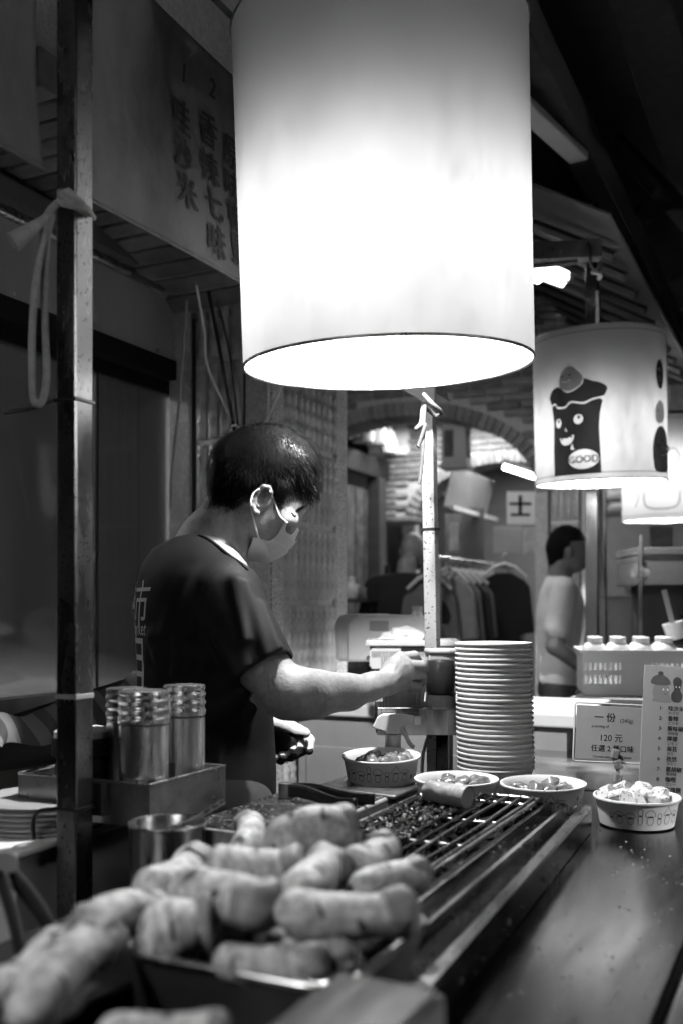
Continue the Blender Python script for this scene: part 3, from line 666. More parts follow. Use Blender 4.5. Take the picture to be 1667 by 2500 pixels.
# ================================================================== LAMPS over the stall
def lamp(label, t, s, z, tilt, R=.225, hgt=.52, m='shade_stained', power=1., group='drum lamps over the stalls', art=None, cord=.4, bulb=.28):
    l = thing('drum_lamp', label, 'lamp', St(t, s, z), 0, group, rot=(tilt[0], tilt[1], 0))
    def fn(u, v): a = 2*math.pi*u; return Vector((R*math.cos(a), R*math.sin(a), hgt*v))
    MB().grid(fn, 96, 12).obj('shade', m, l, 180)
    for z_ in (0, hgt): MB().tube([(R*math.cos(2*math.pi*k/72), R*math.sin(2*math.pi*k/72), z_) for k in range(72)], .0028, 6, closed=True).obj('hoop', 'steel_worn', l, 180)
    for zz in ((.02, hgt-.02) if m != 'shade_cloth' else ()):
        MB().lathe([(R+.0006, zz), (R+.0012, zz+.0012), (R+.0006, zz+.0024)], 96).obj('seam', 'canvas', l, 180)
    for k in range(3):
        a = k*2.094+.4; MB().tube([(0,0,hgt-.03),(R*math.cos(a),R*math.sin(a),hgt-.003)], .003, 5).obj('spoke', 'steel_worn', l)
    MB().tube([(0,0,hgt-.03),(0,0,hgt-.12)], .02, 12).obj('lamp_holder', 'plastic_black', l, 60)
    MB().tube([(0,0,hgt-.03),(0,0,hgt+cord)], .006, 8).obj('cord', 'rope', l, 60)
    b = MB().lathe([(0,-.035),(.014,-.032),(.022,-.018),(.022,0),(.014,.02),(.01,.034),(0,.034)], 20).obj('bulb', 'bulb', l, 60, loc=(0,0,bulb+.022))
    MB().lathe([(0,.012),(.02,.012),(.05,.002),(.055,-.002),(.052,-.004),(.0,-.004)], 24).obj('light_stop', 'plastic_white', l, 60, loc=(0,0,bulb+.009))  # unseen disc added to keep light off the upper drum
    d = bpy.data.lights.new('lamp_light', 'POINT'); d.energy = LAMP_W*power; d.shadow_soft_size = .028
    lo = bpy.data.objects.new('lamp_light', d); COL.objects.link(lo); lo.location = (0,0,bulb-.03); lo.parent = l
    return l
def wrap(R, a0, k=1.):                                     # flat drawing (x to the right, y up) onto the drum, a0 = direction it faces
    return lambda x, y: Vector((R*math.cos(a0+x*k/R), R*math.sin(a0+x*k/R), y*k))
lamp('big bright blank drum lamp hanging close above the grill', -.730, 1.702, 1.75, (.06, -.03), R=.2705, hgt=.606, m='shade_cloth', power=1.15, bulb=.22, cord=.9)
L2 = lamp('stained drum lamp painted with a smiling mushroom and the word GOOD', -.721, 3.653, 1.755, (.045, -.032), R=.2343, hgt=.525, power=1.15, bulb=.2, cord=.17)
L3 = lamp('far pale drum lamp with thin dark outlines half behind the painted one', -.745, 5.6, 1.781, (.03, -.02), R=.24, m='shade_far', power=1.5, hgt=.54)
lamp('small far drum lamp at the edge beyond the pale one', -.62, 7.5, 1.8, (.0, .0), m='shade_far', power=.3, hgt=.5, R=.21)
lamp('unseen drum lamp added for fill, next in the row, left of and behind the viewpoint', -.73, -.25, 1.75, (0,0), R=.2705, hgt=.606, m='shade_fill', power=.5, bulb=.22)  # unseen lamp, added to fill from the viewpoint's side
lamp('unseen drum lamp added for fill, out to the right across the lane', 1.35, 1.5, 1.85, (0,0), R=.2705, hgt=.606, m='shade_fill', power=5.0, bulb=.22)  # unseen strong lamp, added to fill from the right
def art(l, R, a0, polys, sc_=1.):
    for k, (kind, pts, m, lift, wdt) in enumerate(polys):
        fnw = wrap(R+lift, a0, sc_)
        if kind == 'holes': vs, fs = fillholes(pts[0], pts[1], .012)
        elif kind == 'fill': vs, fs = fillpoly([(p[0], p[1]) for p in pts], .012)
        else: vs, fs = stroke([(p[0], p[1]) for p in pts], wdt, kind == 'loop')
        MB().add([fnw(x, y) for x, y in vs], fs).obj('painting', m, l, 180)
def ellp(cx, cy, rx, ry, n=24): return [(cx+rx*math.cos(2*math.pi*i/n), cy+ry*math.sin(2*math.pi*i/n)) for i in range(n)]
def S2(pts, closed=False, n=6): return [(v.x, v.y) for v in spline([(p[0], p[1], 0) for p in pts], n, closed)]
aL = math.atan2(-1, -.0) - .62                               # the painting faces the cook's side of the lamp
scal = S2([(-.092,.258),(-.074,.262),(-.066,.25),(-.035,.247),(-.012,.262),(.03,.254),(.06,.264),(.098,.27)], n=5)
body = [(-.085,.018),(.085,.018),(.083,.1),(.08,.17),(.083,.215),(.093,.258)]+[(x, y-.003) for x, y in scal[::-1][2:-1]]+[(-.082,.2),(-.086,.1)]
head = S2([(-.056,.322),(-.05,.36),(-.03,.38),(-.005,.378),(.012,.362),(.03,.345),(.024,.32),(0,.303),(-.03,.3)], True)
capp = [(x, y+.003) for x, y in scal]+S2([(.106,.286),(.108,.302),(.085,.318),(.06,.325),(.034,.335),(.028,.318),(0,.299),(-.03,.296),(-.058,.318),(-.085,.312),(-.102,.288)], n=4)
def E(*a): return ellp(*a)
mouth = S2([(-.056,.146),(-.03,.142),(-.006,.152),(-.008,.135),(-.022,.121),(-.042,.12),(-.053,.13)], True)
bubble = E(.026,.068,.052,.033,32); nose = [(-.036,.178),(-.033,.178),(-.034,.170),(-.029,.168),(-.03,.165),(-.037,.167)]
art(L2, .2343, aL, [
    ('holes', (body, [E(-.062,.196,.011,.016), E(.012,.202,.0165,.0165), mouth, nose, bubble, [(-.018,.104),(-.012,.124),(-.004,.102)]]), 'paint_dark', .0010, 0),
    ('fill', capp, 'paint_dark', .0010, 0), ('fill', head, 'paint_grey', .0010, 0),
    ('line', S2([(-.048,.352),(-.042,.349),(-.036,.353)], n=4), 'ink', .0016, .0028), ('line', S2([(-.022,.354),(-.016,.351),(-.01,.355)], n=4), 'ink', .0016, .0028),
    ('line', S2([(-.046,.335),(-.03,.33),(-.012,.337)], n=4), 'paint_white', .0016, .003),
    ('fill', E(-.061,.203,.0045,.006,12), 'ink', .0012, 0), ('fill', E(.014,.209,.0055,.006,12), 'ink', .0012, 0),
    ('fill', [(-.054,.146),(-.045,.144),(-.049,.135)], 'paint_dark', .0012, 0), ('fill', [(-.018,.147),(-.009,.15),(-.013,.139)], 'paint_dark', .0012, 0)], 1.03)
mo('lettering', mapmesh(text_mesh('GOOD', .033, .001, refine=.012), lambda x, y: wrap(.2356, aL, 1.03)(x+.026, y+.057), 'paint_grey'), L2)
aR = aL+1.52
art(L2, .2343, aR, [('fill', S2([(-.05,.02),(-.07,.06),(-.068,.12),(-.045,.165),(-.01,.175),(.03,.15),(.05,.09),(.045,.03)], True), 'paint_dark', .0009, 0),
    ('fill', ellp(-.04,.115,.009,.015), 'paint_white', .0016, 0), ('fill', ellp(-.038,.11,.004,.006,10), 'ink', .0021, 0),
    ('fill', ellp(-.02,.35,.028,.05), 'paint_dark', .0009, 0), ('fill', ellp(-.028,.365,.005,.006,10), 'paint_white', .0016, 0), ('fill', ellp(-.026,.335,.006,.01,10), 'paint_white', .0016, 0),
    ('fill', S2([(-.05,.19),(-.055,.23),(-.03,.26),(0,.25),(.01,.21),(-.02,.185)], True), 'paint_grey', .0009, 0), ('fill', ellp(-.04,.225,.003,.004,8), 'ink', .0016, 0)], 1.03)
MB().tube([(.233*math.cos(aR-.1)+.03*math.sin(k*.5), .233*math.sin(aR-.1), .1+.02*math.cos(k*.5)) for k in range(8)], .003, 6).obj('tag_loop', 'print_grey', L2, 60)
art(L3, .24, math.atan2(-1,-.3), [('line', S2([(-.12,.13),(-.118,.08),(-.1,.055),(-.05,.045),(.02,.05),(.045,.075),(.05,.13)], n=5), 'paint_dark', .001, .005),
    ('line', S2([(-.15,.13),(-.152,.1),(-.17,.06)], n=5), 'paint_dark', .001, .004), ('line', S2([(-.02,.3),(.02,.33),(.05,.29),(.03,.25)], n=5), 'paint_dark', .001, .004)], 1.1)
arm = thing('lamp_arm', 'rusty angle iron arm that carries the painted lamp', 'arm', P(1300, 634, 3.6), 0, rot=(0,-.02,-.05))
MB().box((-.06,0,.03), (.56,.004,.055)).obj('web', 'steel_worn', arm); MB().box((-.06,.022,.003), (.56,.045,.004)).obj('flange', 'steel_worn', arm)
MB().tube([(-.3,-.01,-.03),(.0,-.012,-.025),(.14,-.01,-.016)], .009, 7).obj('cable', 'black', arm, 60)
arm.scale = (1.13,1.13,1.13)
hp = [(.175,-.008,.045),(.18,-.02,.02),(.182,-.015,-.03),(.2,-.012,-.05),(.215,-.012,-.04),(.215,-.01,-.02)]
MB().tube(spline(hp, 4), .005, 7).obj('hook', 'dark_metal', arm, 60)
kn = [Vector((.2,-.012,-.035))+Vector((.012*math.cos(k*.8), .012*math.sin(k*.8), -.004*k)) for k in range(10)]
MB().tube(kn, .007, 7).obj('knot', 'rope', arm, 60)

# ================================================================== STALL FRAME: posts, ropes, banners
def post(label, t, s, z0, z1, w_, lean=0., m='steel_post', rz=0.):
    p = thing('steel_post', label, 'post', St(t, s, z0), RZ+rz, 'square posts of the stalls', rot=(0, lean, RZ+rz))
    MB().box((0,0,(z1-z0)/2), (w_, w_, z1-z0), bev=.003).obj('tube', m, p)
    return p
p1 = post('thick square steel post close in front of the shaker tray', -1.018, 1.168, 0, 3.3, .039)
for z in (1.607, .99): MB().box((0,0,z), (.044,.044,.006), bev=.0015).obj('cable_tie', 'plastic_black', p1)
MB().tube(spline([(-.02,-.024,.99),(-.045,-.03,.985),(-.06,-.025,.965),(-.062,-.02,.94)], 4), .0035, 6).obj('tie_end', 'plastic_black', p1, 60)
MB().tube(spline([(-.022,-.022,1.607),(-.06,-.02,1.6),(-.14,.0,1.603)], 4), .004, 6).obj('tie_end', 'plastic_black', p1, 60)
MB().box((0,0,1.16), (.041,.041,.008), bev=.001).obj('tape', 'plastic_grey', p1)
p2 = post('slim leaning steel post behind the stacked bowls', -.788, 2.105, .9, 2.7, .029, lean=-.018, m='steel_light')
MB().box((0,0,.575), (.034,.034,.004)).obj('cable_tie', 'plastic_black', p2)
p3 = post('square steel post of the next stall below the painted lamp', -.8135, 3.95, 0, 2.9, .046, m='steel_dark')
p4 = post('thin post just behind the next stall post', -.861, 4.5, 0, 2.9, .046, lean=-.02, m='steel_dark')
for z in (1.35,): MB().box((0,0,z), (.051,.051,.006)).obj('cable_tie', 'plastic_black', p4)
def rope(label, pts, r=.005, group=None, m='rope'):
    o = MB().tube(spline(pts, 6), r, 8).obj('rope', m, None, 60); return tag(o, label, 'rope', group)
def Q(px, py, d): return P(px*1.0629, py*1.0629, d)
rope('frayed rope loop dangling from the knot on the thick post', [Q(150,455,1.45),(Q(112,490,1.44)),Q(98,560,1.44),Q(80,680,1.44),Q(74,800,1.44),Q(76,900,1.44),Q(85,928,1.44),Q(98,920,1.44),Q(108,860,1.45),Q(104,720,1.46),Q(108,560,1.45),Q(120,490,1.44)], .0055)
rope('short rope knotted round the thick post at the banner corner', [Q(140,440,1.44),Q(165,468,1.43),Q(205,490,1.47),Q(195,478,1.44),Q(160,470,1.42),Q(140,462,1.44),Q(155,440,1.43),Q(175,455,1.42),Q(205,486,1.47),Q(215,500,1.62)], .0055)
o = MB().tube([Q(112,495,1.43),Q(75,525,1.42),Q(30,556,1.41)], [.005,.009,.014], 8).obj('rope', 'rope', None, 60); tag(o, 'thick frayed rope end sticking out from the post knot', 'rope')
MB()
rope('thin rope tied round the slim post with two loose ends', [Q(972,905,2.1),Q(990,925,2.08),Q(1012,946,2.1),Q(1000,955,2.15),Q(972,935,2.12),Q(966,970,2.1),Q(955,985,2.09),Q(975,975,2.08),Q(962,1020,2.09),Q(958,1026,2.09)], .0045, m='rope_dark')
rope('thin rope end hanging down beside the slim post', [Q(975,930,2.09),Q(972,985,2.09),Q(970,1040,2.09),Q(966,1085,2.09),Q(962,1112,2.09)], .004, m='rope_dark')
bn = thing('plastic_sheet', 'torn corner of pale sheet tied at the slim post', 'sheet', Q(968,912,2.2), RZ)
MB().prism([(-.06,.03),(.03,.03),(.03,-.02),(.005,-.012)], .003).obj('sheet', 'card_film', bn)

def banner(label, s0, s1, z0, z1, t, fold):
    b = thing('menu_banner' if fold else 'cloth_banner', label, 'banner', St(t, s0, z0), RZ)
    Lh, Ht = s1-s0, z1-z0
    def surf(y, z):                                            # y along the lane, z up -> sideways bulge
        u, v = y/Lh, z/Ht
        x = .012*math.sin(u*9+v*2)*(.4+.6*u)+.008*math.sin(v*7+u*3)
        if fold: x += .04*math.exp(-((u-.07-.15*(1-v))/.03)**2)*max(0, min(1, (v-.42)*2.2))
        return x
    def fn(u, v): 
        y = u*Lh; z = v*Ht; sag = 0 if fold else .012*math.sin(u*math.pi)*(1-v)
        return Vector((surf(y, z), y, z-sag))
    mb = MB().grid(fn, 70, 36); o_ = mb.obj('cloth', 'canvas', b, 180)
    so = o_.modifiers.new('thick', 'SOLIDIFY'); so.thickness = .0015
    hem = MB().tube([fn(i/40, 0.0) for i in range(41)], .0035, 6).obj('hem', 'canvas', b, 180)
    return b, surf
B1, sf = banner('dark stained menu banner with columns of bold black characters', 1.215, 3.0, 1.965, 2.385, -1.08, True)
def on_banner(txt, sc, zc, size, bold=.028, m='ink'):
    me = text_mesh(txt, size, bold*size, refine=.02)
    mo('lettering', mapmesh(me, lambda x, y: Vector((sf(sc-1.215+x, zc-1.965+y)+.004, sc-1.215+x, zc-1.965+y)), m), B1)
for (num, word, sc, z0, pitch) in (('1','哇沙米',1.535,2.225,.072), ('2','香辣七味',1.632,2.242,.074), ('3','原味椒鹽',1.722,2.235,.068)):
    on_banner(num, sc+.004, z0+.062, .05)
    for k, ch in enumerate(word): on_banner(ch, sc, z0-.03-k*pitch, .07)
B2, _ = banner('dim blotched cloth banner in front at the upper left corner', .25, 1.14, 1.955, 2.6, -1.06, False)
wr = [ [Q(452,655,2.5),Q(470,760,2.6),Q(480,850,2.65),Q(545,985,2.72)], [Q(480,670,2.5),Q(505,800,2.6),Q(540,990,2.72)], [Q(500,690,2.5),Q(530,820,2.6),Q(548,985,2.72)],
       [Q(430,690,2.6),Q(415,900,2.7),Q(395,1080,2.74),Q(392,1170,2.76)], [Q(650,880,2.75),Q(625,940,2.75),Q(605,978,2.75)] ]
for i, w_ in enumerate(wr):
    o = MB().tube(spline(w_, 6), (.0035,.005,.004,.004,.0035)[i], 6).obj('cable', ('strap','black','plastic_black','plastic_grey','strap')[i], None, 60)
    tag(o, ('thin white cable looping down the pillar to the tie','thick black cable running down the pillar tiles','second black cable down the right of the tiles','grey cable down the left stone strip of the pillar','short white cable slanting below the big lamp')[i], 'cable')
o = MB().tube([Q(540,985,2.7)+Vector((.012*math.cos(k*.7), .006*math.sin(k*1.9), .01*math.sin(k*.7))) for k in range(16)], .003, 6).obj('cable_knot', 'strap', None, 60)
tag(o, 'small bundle of tied white cable above the cook', 'cable tie')

# ================================================================== COUNTERS
c = thing('stall_counter', 'long stainless steel stall counter in front of the grill', 'counter', St(-.5, 1.2, 0), RZ)
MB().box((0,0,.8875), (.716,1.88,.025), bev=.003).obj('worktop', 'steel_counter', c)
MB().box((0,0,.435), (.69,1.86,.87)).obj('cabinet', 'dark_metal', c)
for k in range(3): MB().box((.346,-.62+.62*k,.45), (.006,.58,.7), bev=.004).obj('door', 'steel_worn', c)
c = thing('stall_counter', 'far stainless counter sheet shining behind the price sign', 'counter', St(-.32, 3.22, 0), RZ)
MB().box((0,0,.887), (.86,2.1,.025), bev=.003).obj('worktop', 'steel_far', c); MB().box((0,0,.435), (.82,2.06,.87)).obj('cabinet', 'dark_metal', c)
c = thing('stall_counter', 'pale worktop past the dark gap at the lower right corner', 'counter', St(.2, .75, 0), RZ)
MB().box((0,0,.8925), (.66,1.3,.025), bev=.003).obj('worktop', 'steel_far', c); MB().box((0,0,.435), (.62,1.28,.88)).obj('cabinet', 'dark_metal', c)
c = thing('side_table', 'low dark side table behind the thick post', 'table', St(-1.24, 1.15, 0), RZ)
MB().box((0,0,.69), (.6,1.2,.03), bev=.003).obj('tabletop', 'steel_worn', c)
for x in (-.27,.27):
    for y in (-.56,.56): MB().box((x,y,.335), (.04,.04,.67)).obj('leg', 'dark_metal', c)
# bench with a striped cloth under the window
bt = thing('bench', 'dark wooden bench below the shop window', 'bench', St(-1.68, 1.7, 0), RZ)
MB().box((0,0,.93), (.3,1.7,.05), bev=.004).obj('seat', 'wood_dark', bt)
for y in (-.8,.8): MB().box((0,y,.45), (.26,.05,.9)).obj('leg', 'wood_dark', bt)
sc_ = thing('striped_cloth', 'dull striped cloth draped over the bench end behind the post', 'cloth', St(-1.5, 0, 0), RZ)
for k in range(20):
    def fn(u, v, k=k):
        q = k+u; y = 1.46+.036*q; top = 1.05+.005*q+.012*math.sin(q*.9); bot = 1.02-.0025*q
        w_ = .02*math.sin(q*1.3+v*2)*(v)
        return Vector((-.05*(1-v)**2+w_+.02*v, y-.03*v*math.sin(q*.3), top+(bot-top)*v-.004*math.sin(q*2)))
    MB().grid(fn, 4, 10).obj('stripe', 'stripe_dark' if k % 2 else 'stripe_pale', sc_, 180)
tag(MB().grid(lambda u, v: Vector((-.05-.16*v, 1.46+.72*u, 1.05+.1*u-.06*v)), 12, 4).obj('fold', 'stripe_dark', sc_, 180), None)
# ================================================================== PAPER BOWLS
def bowl_profile(R=.0775, h=.05, rb=.0655):
    p = [(0,.002),(rb-.002,.002),(rb,.0)]
    p += [(rb+(R-.0035-rb)*k/4, h*k/4) for k in range(1, 4)]
    p += [(R-.0035,h-.004),(R-.0005,h-.0042),(R,h-.002),(R-.0008,h),(R-.003,h+.0004),(R-.0052,h-.002)]
    p += [(rb+(R-.0055-rb)*k/4-.0018, .004+(h-.006)*k/4) for k in (3,2,1)]+[(rb-.004,.0042),(0,.0042)]
    return p
BOWL = MB().lathe(bowl_profile(), 72).mesh('paper_bowl', 'paper', 50)
def mush_outlines():
    L = []
    def m(cx, w_, h, kind):
        b = .006; st = w_*.34
        stem = S2([(cx-st*.8, b+h*.55),(cx-st, b+h*.25),(cx-st*.7, b+.002),(cx, b),(cx+st*.7, b+.002),(cx+st, b+h*.25),(cx+st*.8, b+h*.55)], n=4)
        if kind == 0: cap_ = S2([(cx-w_/2, b+h*.6),(cx-w_*.42, b+h*.85),(cx, b+h),(cx+w_*.42, b+h*.85),(cx+w_/2, b+h*.6),(cx, b+h*.55)], True, 4)
        elif kind == 1: cap_ = S2([(cx-w_*.55, b+h*.58),(cx-w_*.2, b+h*.85),(cx, b+h*1.02),(cx+w_*.2, b+h*.85),(cx+w_*.55, b+h*.58),(cx, b+h*.52)], True, 4)
        elif kind == 2: cap_ = S2([(cx-w_*.62, b+h*.66),(cx-w_*.3, b+h*.84),(cx+w_*.1, b+h*.88),(cx+w_*.6, b+h*.7),(cx+w_*.4, b+h*.62),(cx, b+h*.66)], True, 4)
        else: cap_ = S2([(cx-w_*.32, b+h*.62),(cx-w_*.34, b+h*.85),(cx, b+h),(cx+w_*.34, b+h*.85),(cx+w_*.32, b+h*.62),(cx, b+h*.56)], True, 4)
        L.append((stem, False)); L.append((cap_, True)); L.append(([(cx-st*.7, b+h*.545),(cx+st*.7, b+h*.545)], 'band'))
    x = -.072
    for w_, h, k in ((.011,.017,3),(.016,.024,2),(.0165,.021,0),(.011,.03,3),(.017,.027,0),(.011,.021,3),(.017,.031,1),(.017,.025,2)):
        x += w_/2+.0025; m(x, w_, h, k); x += w_/2+.0008
    return L
def bowl_print(rep):
    mb = MB(); R, rb, h = .0775-.0035, .0655, .05
    def on(x, y): r = rb+(R-rb)*y/h+.0004; a = x/.07; return Vector((r*math.cos(a), r*math.sin(a), y))
    for pts, cl in mush_outlines():
        vs, fs = stroke(pts, .0009 if cl != 'band' else .0028, cl is True)
        mb.add([on(x+rep*.07, y+.004) for x, y in vs], fs)
    vs, fs = fillpoly(ellp(.054+rep*.07-.002+.03, .015, .0028, .0055, 14)); mb.add([on(x, y) for x, y in vs], fs)
    return mb
PRINT = bowl_print(0).mesh('print', 'ink', 180); PRINT2 = bowl_print(2.55).mesh('print', 'ink', 180)
def bowl(label, loc, a, tilt=(0,0), group=None, pr=True):
    b = thing('paper_bowl', label, 'bowl', loc, 0, group, rot=(tilt[0], tilt[1], a)) if pr else None
    mo('shell', BOWL, b)
    mo('print', PRINT, b); mo('print', PRINT2, b); return b
def rimpos(px, py, d): p = P(px, py, d); p.z -= .05; return p
B_A = bowl('paper bowl of glazed mushroom balls standing on the scale', rimpos(930,1842,1.93), -1.80, (.0,.055), 'filled paper bowls')
B_B = bowl('paper bowl behind the big roasted mushroom on the grill', rimpos(1113,1899,1.80), -2.0, (0,.01), 'filled paper bowls')
B_C = bowl('paper bowl with dark glazed pieces at the far grill corner', rimpos(1325,1910,1.78), -2.18, (0,.02), 'filled paper bowls')
B_D = bowl('paper bowl of pale peppered pieces on the bare counter', rimpos(1553,1941,1.79), -1.62, (0,.01), 'filled paper bowls')
for k in range(26):                                              # the tall stack
    o = mo('paper_bowl', BOWL, None, St(-.584-.0002*k, 1.907+.0006*math.sin(k*1.7), .9295+.00985*k), (0,0,k*1.1))
    if k == 25: tag(o, 'topmost empty paper bowl of the tall white stack', 'bowl', 'stacked paper bowls')
    elif k == 0: tag(o, 'bottom paper bowl of the tall white stack', 'bowl', 'stacked paper bowls')
    else: tag(o, 'white paper bowl nested within the tall stack', 'bowl', 'stacked paper bowls')
o = MB().box((0,0,0), (.2,.2,.028), bev=.004).obj('stack_block', 'plastic_black', None, loc=St(-.584,1.907,.914), rot=(0,0,RZ)); tag(o, 'low black block under the stack of paper bowls', 'block')
# pieces of food in the bowls
def blob(seed, r, rough, sq=(1,1,1), sub=3):
    bm = bmesh.new(); bmesh.ops.create_icosphere(bm, subdivisions=sub, radius=1)
    for v in bm.verts:
        n = noise.noise(v.co*1.6+Vector((seed*7.3,0,0)))*rough+noise.noise(v.co*4+Vector((0,seed*3.1,0)))*rough*.4
        v.co = Vector((v.co.x*sq[0], v.co.y*sq[1], v.co.z*sq[2]))*r*(1+n)
    bm.verts.index_update(); mb = MB().add([v.co.copy() for v in bm.verts], [[v.index for v in f.verts] for f in bm.faces]); bm.free(); return mb
BL = [blob(k, .0165, .35, (1.1,.9,.8)).mesh('chunk', 'chunk_glazed', 180) for k in range(4)]
def wedge(seed):
    mb = MB(); random.seed(seed); pr = [(-.018,-.01),(.017,-.012),(.021,.006),(.004,.014),(-.016,.01)]
    mb.prism([(x*random.uniform(.85,1.15), z*random.uniform(.85,1.2)) for x, z in pr], .02); return mb
WD = []
for k in range(4):
    me = wedge(k).mesh('chunk', 'chunk_pale', 30); bm = bmesh.new(); bm.from_mesh(me); bmesh.ops.bevel(bm, geom=bm.edges[:], offset=.002, segments=2, affect='EDGES'); bm.to_mesh(me); bm.free(); WD.append(me)
random.seed(11)
def fill(b, n, meshes, lab, grp, zz, spread=.05, sc=1.):
    for k in range(n):
        a = k*2.4; r = spread*math.sqrt((k+.5)/n)
        o = mo('mushroom_piece', meshes[k % 4], None, Vector(b.location)+Vector((r*math.cos(a), r*math.sin(a), zz+random.uniform(-.003,.006))), (random.uniform(-.6,.6), random.uniform(-.6,.6), random.uniform(0,6)))
        s_ = sc*random.uniform(.85,1.2); o.scale = (s_,)*3; tag(o, lab, 'food', grp)
fill(B_A, 9, BL, 'glazed roasted mushroom ball in the bowl on the scale', 'food in the bowl on the scale', .038)
fill(B_B, 9, BL, 'glazed mushroom piece in the bowl behind the roasted mushroom', 'food in the middle bowl', .036)
fill(B_C, 10, BL, 'dark glazed mushroom piece in the bowl at the grill corner', 'food in the grill corner bowl', .035, sc=.95)
fill(B_D, 11, WD, 'pale peppered mushroom wedge in the bowl on the counter', 'food in the counter bowl', .045, .056, 1.15)

# ================================================================== SCALE, BOARD, TONGS, POT
s = thing('kitchen_scale', 'flat digital scale under the bowl left of the grill', 'scale', St(-.775, 1.735, .9), RZ, rot=(0,.03,RZ))
MB().box((0,0,.027), (.17,.19,.022), bev=.007).obj('base', 'plastic_white', s); MB().box((0,0,.0475), (.16,.17,.008), bev=.003).obj('neck', 'plastic_black', s)
MB().box((0,-.005,.053), (.165,.175,.007), bev=.003).obj('platform', 'steel_worn', s)
for x in (-.06,.06):
    for y in (-.07,.07): MB().tube([(x,y,0),(x,y,.017)], .01, 10).obj('foot', 'plastic_black', s)
bd = thing('chopping_board', 'thick grimy chopping board blackened with sauce beside the grill', 'board', St(-.74, 1.345, .955), RZ)
bm_ = MB().box((0,0,.0), (.185,.33,.046), bev=.004)
bm_.obj('slab', 'board_side', bd); MB().box((0,0,.0235), (.176,.321,.002), bev=.0006).obj('cutting_face', 'board_top', bd)
o = MB().box((0,0,0), (.24,.4,.028), bev=.004).obj('baking_tray', 'steel_worn', None, loc=St(-.755,1.33,.9155), rot=(0,0,RZ)); tag(o, 'flat metal tray below the grimy chopping board', 'tray')
def tong(label, loc, rz, Lh, m='plastic_black', pm='steel'):
    g_ = thing('tongs', label, 'tongs', loc, rz)
    for sgn, an in ((1,.13),(-1,-.13)):
        def fn(u, v, sgn=sgn, an=an):
            x = Lh*u; wv = .011*(1-.25*u) if u < .85 else .011*.8
            return Vector((x*math.cos(an), x*math.sin(an)+sgn*.006+.004*sgn*math.sin(u*3.1), (v-.5)*2*wv+.004*math.sin(u*6)))
        o_ = MB().grid(fn, 14, 3).obj('arm', m, g_, 180); so = o_.modifiers.new('t', 'SOLIDIFY'); so.thickness = .003
    MB().tube([(-.004,0,-.012),(-.004,0,.012)], .013, 14).obj('pivot', pm, g_, 60)
    return g_
tong('black kitchen tongs lying open on the chopping board', St(-.79,1.425,.992), -.62, .155)
tong('dark tong handles poking up at the lower left edge', P(10,2130,1.0), -1.0, .16, m='black', pm='black').rotation_euler = (.0,.75,-.7)
pt = thing('steel_pot', 'small steel pot of dark sauce in front of the shaker tray', 'pot', St(-.83,1.145,.9), RZ)
MB().lathe([(0,0),(.05,0),(.053,.006),(.0535,.086),(.056,.089),(.0545,.091),(.052,.088),(.051,.01),(0,.006)], 48).obj('body', 'steel', pt, 40)
MB().lathe([(0,.07),(.0515,.07)], 40).obj('sauce', 'sauce', pt)
o = MB().tube(spline([(-.01,.0,.075),(.02,.03,.088),(.05,.07,.112)], 5), .004, 8).obj('spoon', 'steel', None, 60, loc=St(-.83,1.145,.9), rot=(0,0,RZ)); tag(o, 'steel spoon handle leaning on the sauce pot rim', 'spoon')

# ================================================================== SHAKER TRAY on the post
tr = thing('shaker_tray', 'open steel tray with shakers fixed behind the thick post', 'tray', St(-1.05, 1.327, .957), RZ)
Tw, Td, Th = .262, .214, .066
MB().box((0,0,.001), (Tw,Td,.002)).obj('base', 'steel_worn', tr)
for sx in (-1,1): MB().box((sx*Tw/2,0,Th/2), (.0025,Td,Th)).obj('side', 'steel_worn', tr); MB().tube([(sx*Tw/2,-Td/2,Th),(sx*Tw/2,Td/2,Th)], .0025, 8).obj('rim', 'steel', tr, 60)
for sy in (-1,1): MB().box((0,sy*Td/2,Th/2), (Tw-.003,.0025,Th)).obj('side', 'steel_worn', tr); MB().tube([(-Tw/2,sy*Td/2,Th),(Tw/2,sy*Td/2,Th)], .0025, 8).obj('rim', 'steel', tr, 60)
MB().box((.03,-Td/2-.009,.04), (.05,.016,.05)).obj('bracket', 'dark_metal', tr)
def shaker(label, t, s_, r, hgt):
    k = thing('spice_shaker', label, 'shaker', St(t, s_, .9605), 0, 'steel spice shakers in the tray')
    hb = hgt-.055
    MB().lathe([(0,0),(r*.96,0),(r*.97,.004),(r*.97,hb),(r*.9,hb+.002)], 48).obj('body', 'steel_bright', k, 40)
    pr = [(r*.9,hb+.003),(r,hb+.004)]
    for j in range(3): z = hb+.008+.014*j; pr += [(r*1.0,z),(r*1.03,z+.003),(r*1.0,z+.006),(r*.96,z+.008),(r*.96,z+.011)]
    pr += [(r,hb+.05),(r*.97,hb+.0545),(r*.8,hb+.055),(0,hb+.055)]
    MB().lathe(pr, 48).obj('lid', 'steel_bright', k, 40)
    return k
shaker('fat steel shaker at the front of the tray', -.968, 1.272, .0405, .202)
sk = shaker('steel shaker with a peeling label at the back of the tray', -.972, 1.39, .0355, .203)
MB().lathe([(.0352,.03),(.0352,.075)], 14, a0=-2.5, a1=-1.9).obj('label', 'card_film', sk, 180)
shaker('steel shaker half hidden behind the fat one', -1.043, 1.325, .0345, .2)
jr = thing('spice_jar', 'squat black jar with a white cap behind the thick post', 'jar', St(-1.108, 1.29, .9605), 0)
MB().lathe([(0,0),(.042,0),(.045,.005),(.045,.07),(.04,.085)], 32).obj('body', 'plastic_black', jr, 40); MB().lathe([(.041,.086),(.05,.09),(.05,.116),(.047,.118)], 32).obj('collar', 'black', jr, 40)
